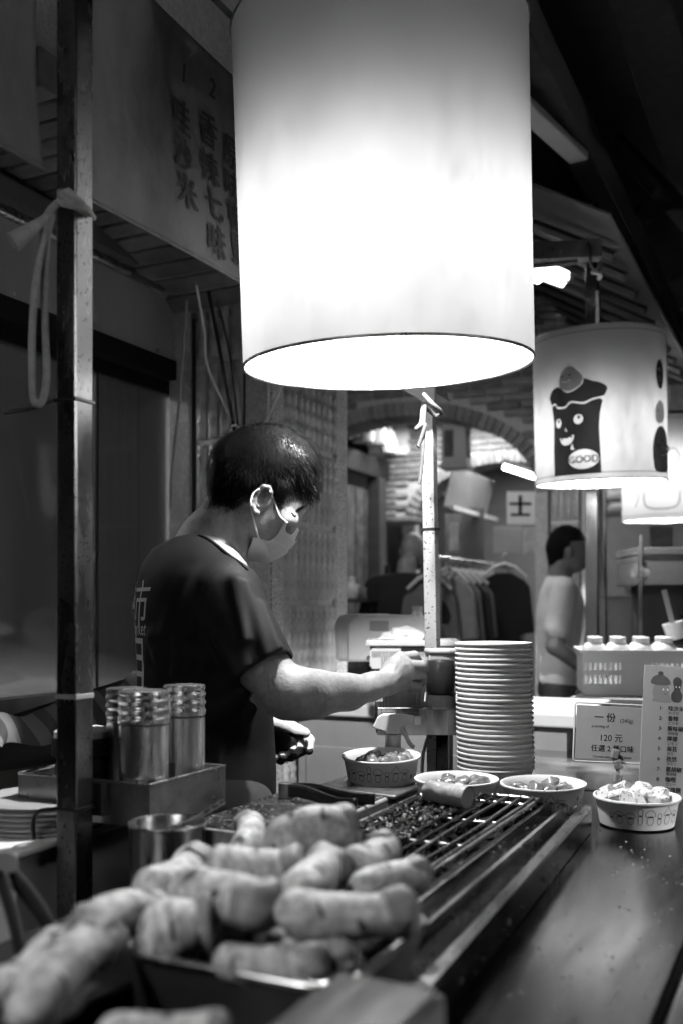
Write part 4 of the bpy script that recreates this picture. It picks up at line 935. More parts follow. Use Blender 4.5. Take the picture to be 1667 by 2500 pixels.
MB().lathe([(.047,.1185),(.046,.128),(.04,.133),(0,.134)], 32).obj('cap', 'plastic_white', jr, 40)
# boxes and lids at the left
bx = thing('storage_box', 'pale plastic storage box behind the foot of the thick post', 'box', St(-1.25, 1.25, .705), RZ)
def fnb(i): return None
MB().prism([(-.17,0),(.17,0),(.185,.22),(-.185,.22)], .3).obj('tub', 'plastic_grey', bx); MB().box((0,0,.224), (.385,.32,.012), bev=.004).obj('lid', 'plastic_white', bx)
bx = thing('storage_box', 'second pale plastic box low at the left edge', 'box', St(-1.2, .98, .705), RZ+.1)
MB().prism([(-.1,0),(.1,0),(.11,.17),(-.11,.17)], .24).obj('tub', 'plastic_grey', bx)
LID = MB().lathe([(0,.003),(.09,.003),(.092,.0),(.104,.0),(.106,.003),(.1,.006),(.093,.0065),(.09,.005),(0,.005)], 56).mesh('plate', 'plastic_grey', 40)
for k in range(6):
    o = mo('round_lid', LID, None, St(-1.152+.0015*math.sin(k*2), 1.25, .936+.0085*k), (0,0,k)); tag(o, 'round white lid in the low stack behind the post', 'lid', 'round lids stacked on the box')

# ================================================================== SHELF by the post: sticks, jar, grinder, sprayer
sh = thing('steel_shelf', 'small steel shelf tray on the slim post with bamboo sticks', 'shelf', P(1030, 1752, 2.14), 0)
MB().box((.0,-.078,.0), (.202,.003,.056), bev=.001).obj('front_panel', 'steel', sh); MB().box((0,0,-.027), (.2,.155,.003)).obj('base', 'steel_worn', sh)
MB().box((-.1,0,0), (.003,.153,.056)).obj('side', 'black', sh); MB().box((.1,0,0), (.003,.153,.056)).obj('side', 'steel', sh); MB().box((0,.078,0), (.2,.003,.056)).obj('back_panel', 'steel', sh)
MB().tube([(-.1,-.078,.028),(.1,-.078,.028)], .002, 6).obj('rim', 'steel', sh)
ft = thing('shelf_leg', 'dark soot covered leg under the steel shelf', 'leg post', P(1078, 1860, 2.2), 0); ft['category'] = 'post'; ft.name = 'shelf_post'
MB().box((0,0,.02), (.026,.026,.17), bev=.002).obj('tube', 'grill_dark', ft); MB().box((.019,0,.02), (.008,.02,.17)).obj('strip', 'steel_worn', ft)
MB().tube(spline([(-.03,0,.06),(-.042,0,.02),(-.045,0,-.03),(-.044,0,-.08)], 5), .004, 8).obj('hose', 'plastic_milky', ft, 60)
MB().box((.0,.02,-.075), (.16,.12,.012), bev=.003).obj('base_plate', 'black', ft)
hold = thing('stick_holder', 'clear holder packed with bamboo sticks on the steel shelf', 'holder', P(985, 1735, 2.13), 0)
MB().box((0,-.034,.04), (.105,.002,.1)).obj('front_wall', 'clear_wall', hold); MB().box((0,.034,.04), (.105,.002,.1)).obj('back_wall', 'clear_wall', hold)
for sx in (-1,1): MB().box((sx*.0525,0,.04), (.002,.066,.1)).obj('side_wall', 'clear_wall', hold)
STICK = MB().tube([(0,0,0),(0,0,.128)], [.0017,.0021], 5).mesh('stick', 'wood_pale', 60)
random.seed(5)
for k in range(72):
    fx = (k % 24)/23; row = k//24
    bx_ = -.043+.078*fx; tx = bx_+.0+.028*(fx-.0)+random.uniform(-.003,.003)-.006
    base = P(985,1735,2.13)+Vector((bx_, -.022+.02*row, -.005)); d = Vector((tx-bx_, random.uniform(-.004,.004), .165))
    o = mo('bamboo_stick', STICK, None, base, d.to_track_quat('Z','Y').to_euler()); o.scale = (1,1,random.uniform(.9,1.02))
    tag(o, 'thin bamboo stick standing in the packed holder under the hand', 'stick', 'bamboo sticks in the holder')
jr = thing('wooden_lid_jar', 'jar with a chipped wooden lid behind the black grinder', 'jar', P(1076, 1728, 2.14), 0)
MB().lathe([(0,0),(.031,0),(.032,.004),(.032,.09),(.031,.094)], 36).obj('glass', 'jar_glass', jr, 40); MB().lathe([(0,.002),(.029,.002),(.029,.06),(0,.062)], 30).obj('powder', 'wood', jr, 40)
for z in (.03,.062,.088): MB().lathe([(.0323,z),(.0333,z+.001),(.0323,z+.002)], 36).obj('band', 'black', jr, 60)
MB().lathe([(.031,.0955),(.0345,.097),(.0345,.118),(.033,.1185)], 36).obj('collar', 'wood', jr, 40); MB().lathe([(.0,.1295),(.036,.129),(.0375,.126),(.0375,.121),(.036,.119),(.0,.119)], 36).obj('lid', 'wood_pale', jr, 40)
gr = thing('pepper_grinder', 'black topped glass grinder standing upside down by the sticks', 'grinder', P(1074, 1730, 2.075), 0)
MB().lathe([(0,0),(.034,0),(.034,.004),(.03,.024),(.029,.03),(.0,.03)], 36).obj('glass_base', 'jar_glass', gr, 50)
MB().lathe([(0,.0305),(.026,.031),(.030,.036),(.0315,.06),(.031,.085),(.0275,.1),(.026,.1025),(.021,.1025),(.02,.099),(0,.099)], 40).obj('head', 'plastic_black', gr, 40); MB().lathe([(0,.1045),(.003,.103),(.003,.0985)], 10).obj('nut', 'steel', gr, 40)
sp = thing('spray_bottle', 'milky plastic spray bottle behind the bowl on the scale', 'spray bottle', P(958, 1972, 2.03), -.12)
MB().lathe([(0,0),(.032,0),(.034,.004),(.034,.08),(.032,.092),(.024,.105),(.0165,.112),(.0155,.122)], 40).obj('bottle', 'plastic_milky', sp, 40)
MB().lathe([(.0155,.1225),(.0165,.124),(.0165,.15),(.0155,.152)], 28).obj('collar', 'plastic_milky', sp, 40)
hd = [(-.014,.152),(.014,.152),(.015,.166),(.03,.172),(.045,.1725),(.045,.19),(.02,.1935),(-.022,.194),(-.032,.187),(-.041,.168),(-.038,.164),(-.016,.158)]
o_ = MB().prism(hd, .022).obj('head', 'plastic_white', sp); bv = o_.modifiers.new('r','BEVEL'); bv.width = .003; bv.segments = 2
tg = S2([(.019,.166),(.026,.15),(.034,.134),(.044,.125)], n=4); vs, fs = stroke(tg, .0075)
o_ = MB().prism([(v[0], v[1]) for v in [vs[2*i] for i in range(len(tg))]+[vs[2*i+1] for i in range(len(tg))][::-1]], .012).obj('trigger', 'plastic_white', sp); bv = o_.modifiers.new('r','BEVEL'); bv.width = .0015
MB().box((.051,0,.1805), (.014,.016,.017), bev=.002).obj('nozzle', 'plastic_white', sp)

# ================================================================== GRILL
g = thing('charcoal_grill', 'long charcoal grill with a burnt grate and steel rails', 'grill', St(0,0,.9), RZ)
GT0, GT1, GS0, GS1 = -.64, -.43, .78, 1.675
MB().box(((GT0+GT1)/2, (GS0+GS1)/2, .004), (GT1-GT0, GS1-GS0, .006)).obj('fire_pan', 'grill_dark', g)
MB().box((GT0-.004, (GS0+GS1)/2, .03), (.008, GS1-GS0, .06)).obj('side_wall', 'grill_dark', g); MB().box((GT0-.002, (GS0+GS1)/2, .058), (.006, GS1-GS0+.02, .012), bev=.002).obj('side_rail', 'steel_worn', g)
MB().box(((GT0+GT1)/2, GS1+.004, .028), (GT1-GT0, .008, .056)).obj('end_wall', 'grill_dark', g); MB().box(((GT0+GT1)/2, GS0-.004, .028), (GT1-GT0, .008, .056)).obj('end_wall', 'grill_dark', g)
MB().box((GT1+.004, (GS0+GS1)/2, .027), (.008, GS1-GS0, .054)).obj('side_wall', 'grill_dark', g)
zb = .062
for k in range(9):
    x = GT0+.012+.0225*k; r = .0028
    bend = .004*math.sin(k*2.3)
    pts = spline([(x, GS0, zb), (x+bend, GS0+.3, zb-.002), (x-bend*.6+(.006 if k == 7 else 0), GS0+.62, zb), (x, GS1+.012, zb+.001)], 8)
    MB().tube(pts, r if k else .004, 7).obj('grate_bar', 'steel_worn' if k > 5 else 'grill_dark', g, 60)
MB().tube([(GT1-.006, GS0, zb), (GT1-.006, GS1+.012, zb)], .0038, 8).obj('frame_bar', 'steel', g, 60)
for k in range(6):
    y = GS0+.05+.165*k; MB().tube([(GT0+.01, y, zb-.006), (GT1-.004, y, zb-.006)], .0028, 7).obj('cross_bar', 'steel_worn', g, 60)
MB().tube([(GT0+.01, GS1+.01, zb), (GT1-.004, GS1+.01, zb)], .0038, 7).obj('cross_bar', 'steel_worn', g, 60)
# burnt crust on the bars (countless lumps: one part)
random.seed(21); cb = MB()
def lump(c_, r):
    n = 7; vs = [Vector(c_)+Vector((random.uniform(-1,1), random.uniform(-1,1)*1.3, random.uniform(-.8,.9))).normalized()*r*random.uniform(.6,1.25) for _ in range(n)]
    bm = bmesh.new(); q = [bm.verts.new(v) for v in vs]; bmesh.ops.convex_hull(bm, input=q)
    bm.verts.index_update(); vv = [v for v in bm.verts if v.link_faces]; ix = {v: i for i, v in enumerate(vv)}
    cb.add([v.co.copy() for v in vv], [[ix[v] for v in f.verts] for f in bm.faces]); bm.free()
for k in range(9):
    x = GT0+.012+.0225*k; dens = (200,230,230,210,150,70,14,3,2)[k]
    for _ in range(dens):
        y = random.uniform(GS0+.1, GS1+.01)
        lump((x+random.gauss(0,.0045 if k < 4 else .003), y, zb+random.uniform(-.003,.0045)), random.uniform(.0022,.0058 if k < 5 else .0035))
    if k < 4:
        for _ in range(190): lump((x+random.uniform(.004,.019), random.uniform(GS0+.35, GS1), zb-random.uniform(.0,.006)), random.uniform(.003,.006))
tag(cb.obj('burnt_crust', 'char', g), None, None, None, 'stuff')
coals = MB(); cb = coals
for _ in range(260): lump((random.uniform(GT0+.01,GT1-.01), random.uniform(GS0+.02,GS1-.02), .018+random.uniform(0,.01)), random.uniform(.009,.018))
tag(coals.obj('charcoal', 'grill_dark', g), None, None, None, 'stuff')
# rails on the customer's side: folded channels, the outer one leaning a little outward
def rail(prof, name, m, y0=.84, y1=1.745, skew=-.043):
    mb = MB(); n = len(prof)
    for y, dx in ((y0, -skew*.0), (y1, skew)): mb.v += [(x+dx, y, z) for x, z in prof]
    mb.f += [(i, (i+1) % n, n+(i+1) % n, n+i) for i in range(n)]+[tuple(range(n)), tuple(range(2*n-1, n-1, -1))]
    return mb.obj(name, m, g)
rail([(-.424,.03),(-.408,.03),(-.408,.058),(-.411,.058),(-.412,.0335),(-.42,.0335),(-.424,.052)], 'inner_channel', 'steel_rail', skew=-.012)
rail([(-.405,.02),(-.378,.014),(-.378,.05),(-.383,.051),(-.385,.019),(-.402,.024),(-.403,.052),(-.406,.052)], 'channel', 'steel_rail', skew=-.018)
rail([(-.376,.005),(-.35,.005),(-.35,.03),(-.354,.032),(-.356,.012),(-.372,.012),(-.373,.036),(-.377,.036)], 'drip_channel', 'steel_rail', skew=-.026)
rail([(-.347,.002),(-.318,.002),(-.317,.043),(-.320,.046),(-.334,.0465),(-.3375,.044),(-.3385,.03),(-.345,.03)], 'outer_rail', 'steel_rail')
for k in range(4): MB().lathe([(0,.002),(.004,.0015),(.005,0)], 10, M=Matrix.Rotation(math.pi/2,3,'Y')).obj('rivet', 'black', g, 60, loc=(-.3165-.043*(.1+.22*k), .93+.2*k, .022))
for k in range(3): MB().box((-.412+.016*k, .836, .048), (.009,.03,.014), bev=.003).obj('end_slot', 'steel_rail', g)
MB().box((-.396,.838,.024), (.06,.022,.044), bev=.004).obj('end_cap', 'dark_metal', g)
random.seed(4); cr = MB(); cb = cr
for _ in range(420): 
    x = random.uniform(-.42,-.315); y = random.uniform(.95,1.74); lump((x-.018*(y-.84)/.9, y, .016+.045*(random.random()<.4)+.002), random.uniform(.0008,.0022))
tag(cr.obj('crumbs', 'char', None, loc=St(0,0,.9), rot=(0,0,RZ)), 'black burnt crumbs scattered over the grill rails', 'crumbs', None, 'stuff')

# ================================================================== KING OYSTER MUSHROOMS
def mush_meshes(seed):
    random.seed(seed); n = 28; L_ = 1.0
    b1, b2 = random.uniform(-.12,.12), random.uniform(-.1,.1)
    def ax(u): return Vector((b1*math.sin(u*2.6)*.8, b2*math.sin(u*3.1)*.6, (u-.5)))
    bt_ = random.uniform(.16,.3); nk = random.uniform(.04,.16); capr = random.uniform(.152,.176)
    def prof(u): return .16*(math.sin(min(1, u/bt_)*math.pi/2)**.62 if u > 0 else 0)*(1-nk*max(0, (u-.35)/.65)**1.5)*(1+.07*math.sin(u*6+seed*1.7))
    def stem(u, v):
        a = 2*math.pi*v; r = prof(u)*(1+.09*noise.noise(Vector((math.cos(a)*1.5, math.sin(a)*1.5, u*4+seed*5))))
        return ax(u*.86)+Vector((r*math.cos(a), r*math.sin(a)*1.0, 0)) if u > 0 else ax(0)
    st = MB().grid(stem, n, 20).mesh('stem', 'mushroom', 180)
    def cap_(u, v):
        a = 2*math.pi*v; t = u*math.pi
        wob = 1+.12*math.sin(a*2+seed)+.06*math.sin(a*5+seed*2)
        if u < .5: r = prof(.92)*.97+(capr-prof(.92)*.97)*(u/.5)**.8; z = .74+.13*(u/.5)
        else: w_ = (u-.5)/.5; r = capr*math.cos(w_*math.pi/2)**.6; z = .87+.11*math.sin(w_*math.pi/2)
        return ax(.86)+Vector((r*wob*math.cos(a), r*wob*math.sin(a), z-.86+.02*math.sin(a*3)))
    cp = MB().grid(cap_, 14, 24).mesh('cap', 'mushroom_cap', 180)
    sl = []
    for k in range(7):
        u0 = .12+.115*k+random.uniform(-.03,.03); a0 = k*2.3+seed; hw = random.uniform(.2,.55); hh = random.uniform(.012,.045); sk_ = random.uniform(-.05,.05)
        def mark(u, v):
            if u in (0, 1): e = 0
            else: e = math.sin(u*math.pi)**.6
            w_ = (v-.5)*2*hh*e*(1+.35*noise.noise(Vector((u*4,k*3.1+seed,v*2))))
            uu = u0+w_+sk_*(u-.5); a = a0-hw+2*hw*u; r = prof(uu)*(1.02+.09*noise.noise(Vector((math.cos(a)*1.5, math.sin(a)*1.5, uu*4+seed*5))))
            return ax(uu*.86)+Vector((r*math.cos(a), r*math.sin(a), 0))
        sl.append(MB().grid(mark, 8, 3).mesh('scorch_mark', 'mushroom_cut', 180))
    return st, cp, sl
MM = [mush_meshes(k) for k in range(6)]
ICE = 0
def mushroom(label, a, b, w_, k, roll=0., cuts=True, capw=1.0):
    a, b = Vector(a), Vector(b); d = b-a; L_ = d.length
    q = d.to_track_quat('Z', 'Y') @ Euler((0,0,roll)).to_quaternion()
    t = thing('king_oyster_mushroom', label, 'mushroom', (a+b)/2, 0, 'raw mushrooms heaped in the tray', rot=q.to_euler())
    st, cp, sl = MM[k % 6]; sx = w_/.31
    t.scale = (sx, sx, L_)
    mo('stem', st, t); c_ = mo('cap', cp, t); c_.scale = (capw, capw, 1)
    if cuts:
        for m_ in sl: mo('cut', m_, t)
    return t
def Zm(px, py, z): d = F*(H-z)/(py-1490); return P(px, py, d)
mw = [  # label, base px, cap px, height of axis, width m, mesh, roll
 ('thick mushroom leaning out of the heap at the bottom left, cap up', (40,2500), (290,2280), 1.0, 115, 0, .5),
 ('leftmost mushroom at the picture edge slanting up', (-25,2440), (165,2275), 1.0, 102, 1, 2.2),
 ('long mushroom lying behind the two slanting ones', (420,2222), (170,2292), 1.0, 84, 2, 1.0),
 ('stubby mushroom seen end-on in front left of the heap', (335,2300), (530,2268), 1.0, 128, 3, -.8),
 ('mushroom standing tilted with its cut end up beside the post', (350,2185), (482,2085), 1.01, 98, 4, .3),
 ('plump mushroom lying crossways at mid height of the heap', (420,2165), (668,2215), 1.03, 112, 5, -1.2),
 ('pale mushroom with two dark marks at the back left of the heap', (500,2120), (752,2100), 1.035, 100, 0, -1.4),
 ('small upright mushroom cap at the far back of the heap', (585,2090), (600,2005), 1.01, 66, 1, .4),
 ('broad pale mushroom at the top back of the heap', (640,2070), (880,2050), 1.025, 100, 2, 1.3),
 ('mushroom with an upturned fin-like cap in the middle', (712,2190), (800,2085), 1.03, 92, 3, .9),
 ('short mushroom with its round cap facing right at the back', (842,2130), (935,2070), 1.02, 90, 4, -.6),
 ('slim mushroom whose dark cap reaches over the grill', (845,2180), (1050,2135), 1.01, 74, 5, .1),
 ('longest pale mushroom across the front right of the heap', (665,2228), (1025,2200), 1.03, 104, 0, -2.0),
 ('small mushroom low at the front rim of the tray', (660,2285), (868,2325), 1.0, 64, 1, 1.7),
 ('smooth mushroom with a wet glint at the tray front', (520,2345), (800,2342), 1.0, 88, 2, -1.5),
 ('shaded mushroom down in the gap of the heap', (540,2270), (665,2265), 0.985, 120, 3, .4),
 ('big blurred mushroom crossing the bottom edge', (230,2530), (570,2530), 1.0, 92, 4, -1.3),
 ('mushroom buried under the back of the heap', (560,2150), (760,2175), 0.99, 100, 5, .4),
 ('mushroom buried at the right end of the heap', (770,2160), (960,2190), 0.985, 100, 0, 2.4),
 ('mushroom buried below the longest pale one', (700,2260), (930,2270), 0.98, 100, 1, 2.9),
 ('mushroom buried on the left of the heap', (380,2240), (560,2190), 0.985, 100, 2, 2.0),
]
for lab, a, b, z, w_, k, ro in mw:
    A_, B_ = Zm(a[0], a[1], z), Zm(b[0], b[1], z+.006); mushroom(lab, A_, B_, 1.13*w_*(A_.y+B_.y)/2/F, k, ro)
ty = thing('mushroom_tray', 'dark tray with a pale rounded rim under the heap of mushrooms', 'tray', St(-.445, .79, .93), RZ)
def rrect(w_, h_, r, n=5):
    out = []
    for cx, cy, a0 in ((w_/2-r,h_/2-r,0),(-w_/2+r,h_/2-r,math.pi/2),(-w_/2+r,-h_/2+r,math.pi),(w_/2-r,-h_/2+r,1.5*math.pi)):
        out += [(cx+r*math.cos(a0+math.pi/2*k/n), cy+r*math.sin(a0+math.pi/2*k/n)) for k in range(n+1)]
    return out
mb = MB(); ra, rb_ = rrect(.19,.18,.03), rrect(.22,.21,.035); n = len(ra)
mb.add([(x,y,.0) for x,y in ra]+[(x,y,.062) for x,y in rb_], [(i,(i+1) % n,n+(i+1) % n,n+i) for i in range(n)]+[tuple(range(n))])
mb.obj('pan', 'dark_metal', ty, 40); MB().tube([(x,y,.063) for x,y in rb_], .004, 8, closed=True).obj('rim', 'steel', ty, 180)
tag(blob(3,.085,.2,(1,1,.4)).obj('liner', 'grill_dark', ty, 180, loc=(0,0,.02)), None)
o = MB().box((0,0,.016), (.2,.42,.03), bev=.006).obj('baking_tray', 'grill_dark', None, loc=St(-.7,.72,.9), rot=(0,0,RZ)); tag(o, 'dark low tray under the slanting mushrooms at the lower left', 'tray')
sb = thing('steel_box', 'small steel box corner in the blurred foreground', 'box', St(-.29,.615,.9), RZ)
MB().box((0,0,.055), (.09,.13,.11), bev=.005).obj('body', 'steel_worn', sb); MB().box((0,0,.112), (.078,.118,.003)).obj('lid', 'steel_counter', sb)
mr = thing('roasted_mushroom', 'thick roasted mushroom with a pale cut face lying on the grill bars', 'mushroom', P(1090,1938,1.65), 0, rot=(0,.05,-.72))
def rm(u, v):
    a = 2*math.pi*v; r = .0192*(1+.16*noise.noise(Vector((math.cos(a)*2, math.sin(a)*2, u*5)))*(1-u*.8)+.05*noise.noise(Vector((math.cos(a)*6, math.sin(a)*6, u*16)))*(1-u))*(min(1,(u/.14))**.5 if u < .14 else 1)*(1-.05*math.sin(u*4))
    return Vector((-.05+.092*u, r*math.cos(a), r*math.sin(a))) if u > 0 else Vector((-.05,0,0))
MB().grid(rm, 30, 28).obj('body', 'mushroom_roast', mr, 180)
MB().lathe([(0,.0008),(.0176,.0002),(.0182,-.0004)], 28, M=Matrix.Rotation(math.pi/2,3,'Y')).obj('cut_face', 'mushroom_flesh', mr, 40, loc=(.042,0,0))

# ================================================================== SIGNS on the counter
ps = thing('price_sign', 'small framed price sign for one 120 yuan serving on a clip', 'sign', P(1487,1790,2.13), 0, rot=(-.05,.055,.08))
MB().box((0,0,0), (.150,.002,.116), bev=.0008).obj('card', 'card', ps)
fr = rrect(.158,.126,.006,3); MB().tube([(x,-.0005,y) for x,y in fr], .0022, 6, closed=True).obj('frame', 'card_film', ps, 180)
def tx(p, txt, x, z, size, bold=0., y=-.00125, m='ink', align='CENTER'): mo('lettering', mapmesh(text_mesh(txt, size, bold, align), lambda a, b: Vector((a+x, y, b+z)), m), p)
tx(ps, '一 份', -.012, .026, .021, .0004); tx(ps, '(240g)', .0365, .024, .0118); tx(ps, 'a serving of', -.022, .0115, .0082, .00008)
tx(ps, '120 元', .003, -.017, .019, .0001); tx(ps, '任選 2 種口味', .007, -.039, .0158, .0003); tx(ps, 'Choose two kinds of tastes', .007, -.0535, .0078, .00008)
cl = thing('sign_clip', 'clear jointed clip holding up the price sign', 'clip', P(1507,1900,2.12), 0)
for (z, r_) in ((.052,.2),(.03,-.3),(.0,.15)):
    MB().box((-.006 if z > .04 else 0,0,z), (.017,.012,.022), M=Matrix.Rotation(r_,3,'Y'), bev=.003).obj('clip', 'clear_plastic', cl)
MB().tube([(0,0,-.015),(0,0,.05)], .004, 8).obj('stem', 'clear_plastic', cl); MB().lathe([(0,-.012),(.02,-.014),(.024,-.02),(.0,-.02)], 20).obj('foot', 'clear_plastic', cl)
mn = thing('menu_board', 'leaning menu card listing nine flavours with two cartoon mushrooms', 'sign', P(1640,1795,2.07), 0, rot=(-.08,.075,.05))
mn.location = P(1678,1790,2.07)
MB().box((0,0,0), (.2,.002,.275), bev=.0008).obj('card', 'card', mn)
X0 = -.1
def flatfill(p, pts, m, y): vs, fs = fillpoly(pts); MB().add([(x, y, z) for x, z in vs], fs).obj('print', m, p)
flatfill(mn, S2([(X0+.022,.07),(X0+.02,.082),(X0+.026,.098),(X0+.052,.098),(X0+.056,.08),(X0+.06,.062),(X0+.022,.062)], True), 'print_grey', -.00125)
flatfill(mn, S2([(X0+.016,.1),(X0+.02,.113),(X0+.036,.119),(X0+.052,.112),(X0+.057,.1),(X0+.036,.097)], True), 'print_dark', -.0014)
flatfill(mn, ellp(X0+.036,.121,.006,.005,14), 'ink', -.0016)
flatfill(mn, S2([(X0+.064,.064),(X0+.06,.078),(X0+.066,.09),(X0+.063,.108),(X0+.072,.116),(X0+.082,.108),(X0+.079,.09),(X0+.084,.078),(X0+.08,.064)], True), 'ink', -.0014)
for x in (.043,.052): flatfill(mn, ellp(X0+x,.088,.0016,.0024,8), 'white_ink', -.0016)
for x in (.07,.077): flatfill(mn, ellp(X0+x,.095,.0012,.002,8), 'white_ink', -.0016)
flatfill(mn, S2([(X0+.044,.081),(X0+.048,.079),(X0+.052,.081),(X0+.048,.0775)], True), 'ink', -.0016)
tx(mn, '鹽\n味', X0+.096, .112, .011, .0002, space_ if False else -.00125) if False else None
for k, ch in enumerate('鹽味'): tx(mn, ch, X0+.0925, .108-.011*k, .0105, .0004)
for k, (a_, b_) in enumerate((('哇沙米','わさび'),('香辣','ピリ辛'),('原味椒鹽','胡椒塩'),('檸檬','レモン'),('海苔','のり'),('孜然','クミン'),('黑胡椒','黒胡椒'),('咖哩','カレー'),('玫瑰鹽','ローズ'))):
    z = .045-.0212*k
    tx(mn, '%d·' % (k+1), X0+.036, z, .011, .0004, align='LEFT'); tx(mn, a_, X0+.055, z, .0115, .0005, align='LEFT'); tx(mn, b_, X0+.056, z-.0085, .0076, .0001, align='LEFT')
MB().box((0,.03,-.11), (.15,.003,.08), M=Matrix.Rotation(.5,3,'X')).obj('stand', 'card_film', mn)

# ================================================================== NEXT STALL and things beyond the cook
def crate(label, loc, rz, w_, d_, h_, nx, m='crate_white', hole=True):
    c_ = thing('plastic_crate', label, 'crate', loc, rz)
    MB().box((0,0,.006), (w_-.02,d_-.02,.008)).obj('base', m, c_)
    MB().box((0,-d_/2,h_-.008), (w_,.012,.016), bev=.003).obj('rim', m, c_); MB().box((0,d_/2,h_-.008), (w_,.012,.016), bev=.003).obj('rim', m, c_)
    for sx in (-1,1): MB().box((sx*w_/2,0,h_-.008), (.012,d_,.016), bev=.003).obj('rim', m, c_); MB().box((sx*(w_/2-.008),0,h_/2), (.006,d_-.02,h_-.012)).obj('side_panel', m, c_)
    for sy in (-1,1):
        y = sy*(d_/2-.008)
        for zz, hh in ((.02,.04),(h_*.5,.018),(h_-.03,.03)): MB().box((0,y,zz), (w_-.02,.007,hh)).obj('band', m, c_)
        for k in range(nx):
            x = -w_/2+.02+(w_-.04)*k/(nx-1)
            MB().box((x,y+.0005,h_/2), (.0075 if abs(k-nx/2) > nx*.16 else (w_-.04)/(nx-1)+.001,.005,h_-.03)).obj('slat', m, c_)
        if sy < 0 and hole: MB().box((0,y-.005,h_*.75), (.07,.003,.022), bev=.001).obj('handle', 'black' if m == 'crate_white' and nx > 22 else 'crate_white', c_)
    return c_
tb = thing('side_counter', 'pale counter with tubs behind the cook hand', 'counter', P(900,1690,3.0), RZ)
tb.location = St(-1.05,2.95,0)
MB().box((0,0,.985), (.9,.5,.04), bev=.006).obj('worktop', 'plastic_white', tb); MB().box((0,-.02,.5), (.84,.42,.93)).obj('cabinet', 'plastic_grey', tb)
for k in range(3): MB().box((-.27+.27*k,-.235,.72), (.24,.012,.3), bev=.004).obj('door', 'plastic_grey', tb)
crate('white slatted crate on the pale counter behind the hand', P(1006,1628,2.86), -.05, .255, .2, .08, 25)
jc = thing('jerry_can', 'white plastic jerry can behind the slatted crate', 'jerry can', P(955,1612,3.1), -.2)
jp = [(-.13,0),(.13,0),(.135,.02),(.135,.1),(.115,.135),(.09,.14),(.09,.155),(.07,.155),(.07,.142),(-.1,.145),(-.13,.12)]
o_ = MB().prism(jp, .12).obj('body', 'plastic_milky', jc); bv = o_.modifiers.new('r','BEVEL'); bv.width = .012; bv.segments = 3
MB().tube([(.08,0,.155),(.08,0,.17)], .016, 14).obj('cap', 'plastic_white', jc, 60); MB().box((-.03,-.062,.11), (.06,.003,.03)).obj('label', 'plastic_grey', jc)
tbx = thing('plastic_tub', 'rounded white tub left of the jerry can', 'tub', P(890,1612,3.2), -.1)
o_ = MB().prism([(-.08,0),(.1,0),(.11,.13),(.08,.15),(-.07,.15),(-.09,.12)], .2).obj('body', 'plastic_white', tbx); bv = o_.modifiers.new('r','BEVEL'); bv.width = .015; bv.segments = 3
bg = thing('plastic_bag', 'crumpled clear bag lying in the slatted crate', 'bag', P(985,1560,2.9), 0)
MB().add([v for v in blob(9,.055,.5,(1.3,.8,.6)).v], blob(9,.055,.5,(1.3,.8,.6)).f).obj('film', 'plastic_milky', bg, 30)
crate('big pale crate full of bottles on the next stall', P(1532,1690,3.45), RZ*.35, .34, .3, .155, 19)
BT = MB().lathe([(0,0),(.034,0),(.036,.006),(.036,.075),(.03,.092),(.02,.1),(.02,.102)], 24).mesh('bottle', 'plastic_milky', 40); CP = MB().lathe([(.021,.1),(.022,.102),(.022,.118),(.02,.12),(0,.12)], 20).mesh('cap', 'plastic_white', 40)
for k in range(8):
    row, i = divmod(k, 4); loc = P(1532,1690,3.45)+Matrix.Rotation(RZ*.35,3,'Z') @ Vector((-.115+.078*i, -.06+.1*row, .075))
    b_ = thing('sauce_bottle', 'squat milky bottle standing in the pale crate', 'bottle', loc, 0, 'bottles in the pale crate'); mo('bottle', BT, b_); mo('cap', CP, b_)
nt = thing('next_counter', 'counter of the next stall under the crate of bottles', 'counter', St(-.33,4.25,0), RZ)
MB().box((-.05,-.6,.985), (.75,.7,.03), bev=.004).obj('worktop', 'plastic_grey', nt); MB().box((-.05,-.6,.95), (.73,.68,.03)).obj('edge', 'black', nt); MB().box((-.05,-.6,.46), (.7,.65,.93)).obj('cabinet', 'dark_metal', nt)
cs = thing('acrylic_case', 'clear display case with a steel top on the next stall', 'display case', P(1650,1560,3.9), 0)
MB().box((.05,0,.34), (.5,.3,.03), bev=.004).obj('top', 'acrylic', cs); MB().box((.05,0,.265), (.5,.28,.11), bev=.004).obj('hood', 'acrylic', cs); MB().box((-.19,-.15,.1), (.012,.012,.6)).obj('corner_post', 'steel_post', cs)
MB().box((.06,.02,.1), (.46,.02,.22)).obj('back_panel', 'black', cs)
for k in range(8): MB().box((.14,-.02,-.03+.018*k), (.24,.2,.006), bev=.001).obj('rack', 'dark_metal', cs)
cw = thing('price_card', 'tall price strip leaning in a cup on the next stall', 'price strip', P(1640,1520,3.5), 0, rot=(0,-.25,0))
MB().box((0,0,.05), (.018,.003,.14)).obj('strip', 'card', cw); MB().lathe([(0,-.06),(.03,-.06),(.036,.0),(.034,.0),(.028,-.055)], 20).obj('cup', 'plastic_milky', cw, 50)
card('cartoon_poster', 'framed dark poster above the clear display case', 'poster', 1585,1285,1640,1345, 4.4, 'poster_dark')
card('stall_sign', 'wide dim sign bar beside the painted lamp at the right edge', 'sign', 1632,940,1720,1000, 4.6, 'poster')

random.seed(77); wd = MB()
for _ in range(190):
    t_, s_ = random.uniform(-.3,-.15), random.uniform(.5,1.7); r_ = random.choice((.0006,.0009,.0013,.002)); o_ = len(wd.v)
    wd.lathe([(r_,0),(r_*.8,r_*.45),(0,r_*.6)], 8, c=(t_, s_, .9003))
tag(wd.obj('water_drops', 'clear_plastic', None, 60, loc=(0,0,0), rot=(0,0,RZ)), 'tiny water drops scattered over the dark counter', 'drops', None, 'stuff')
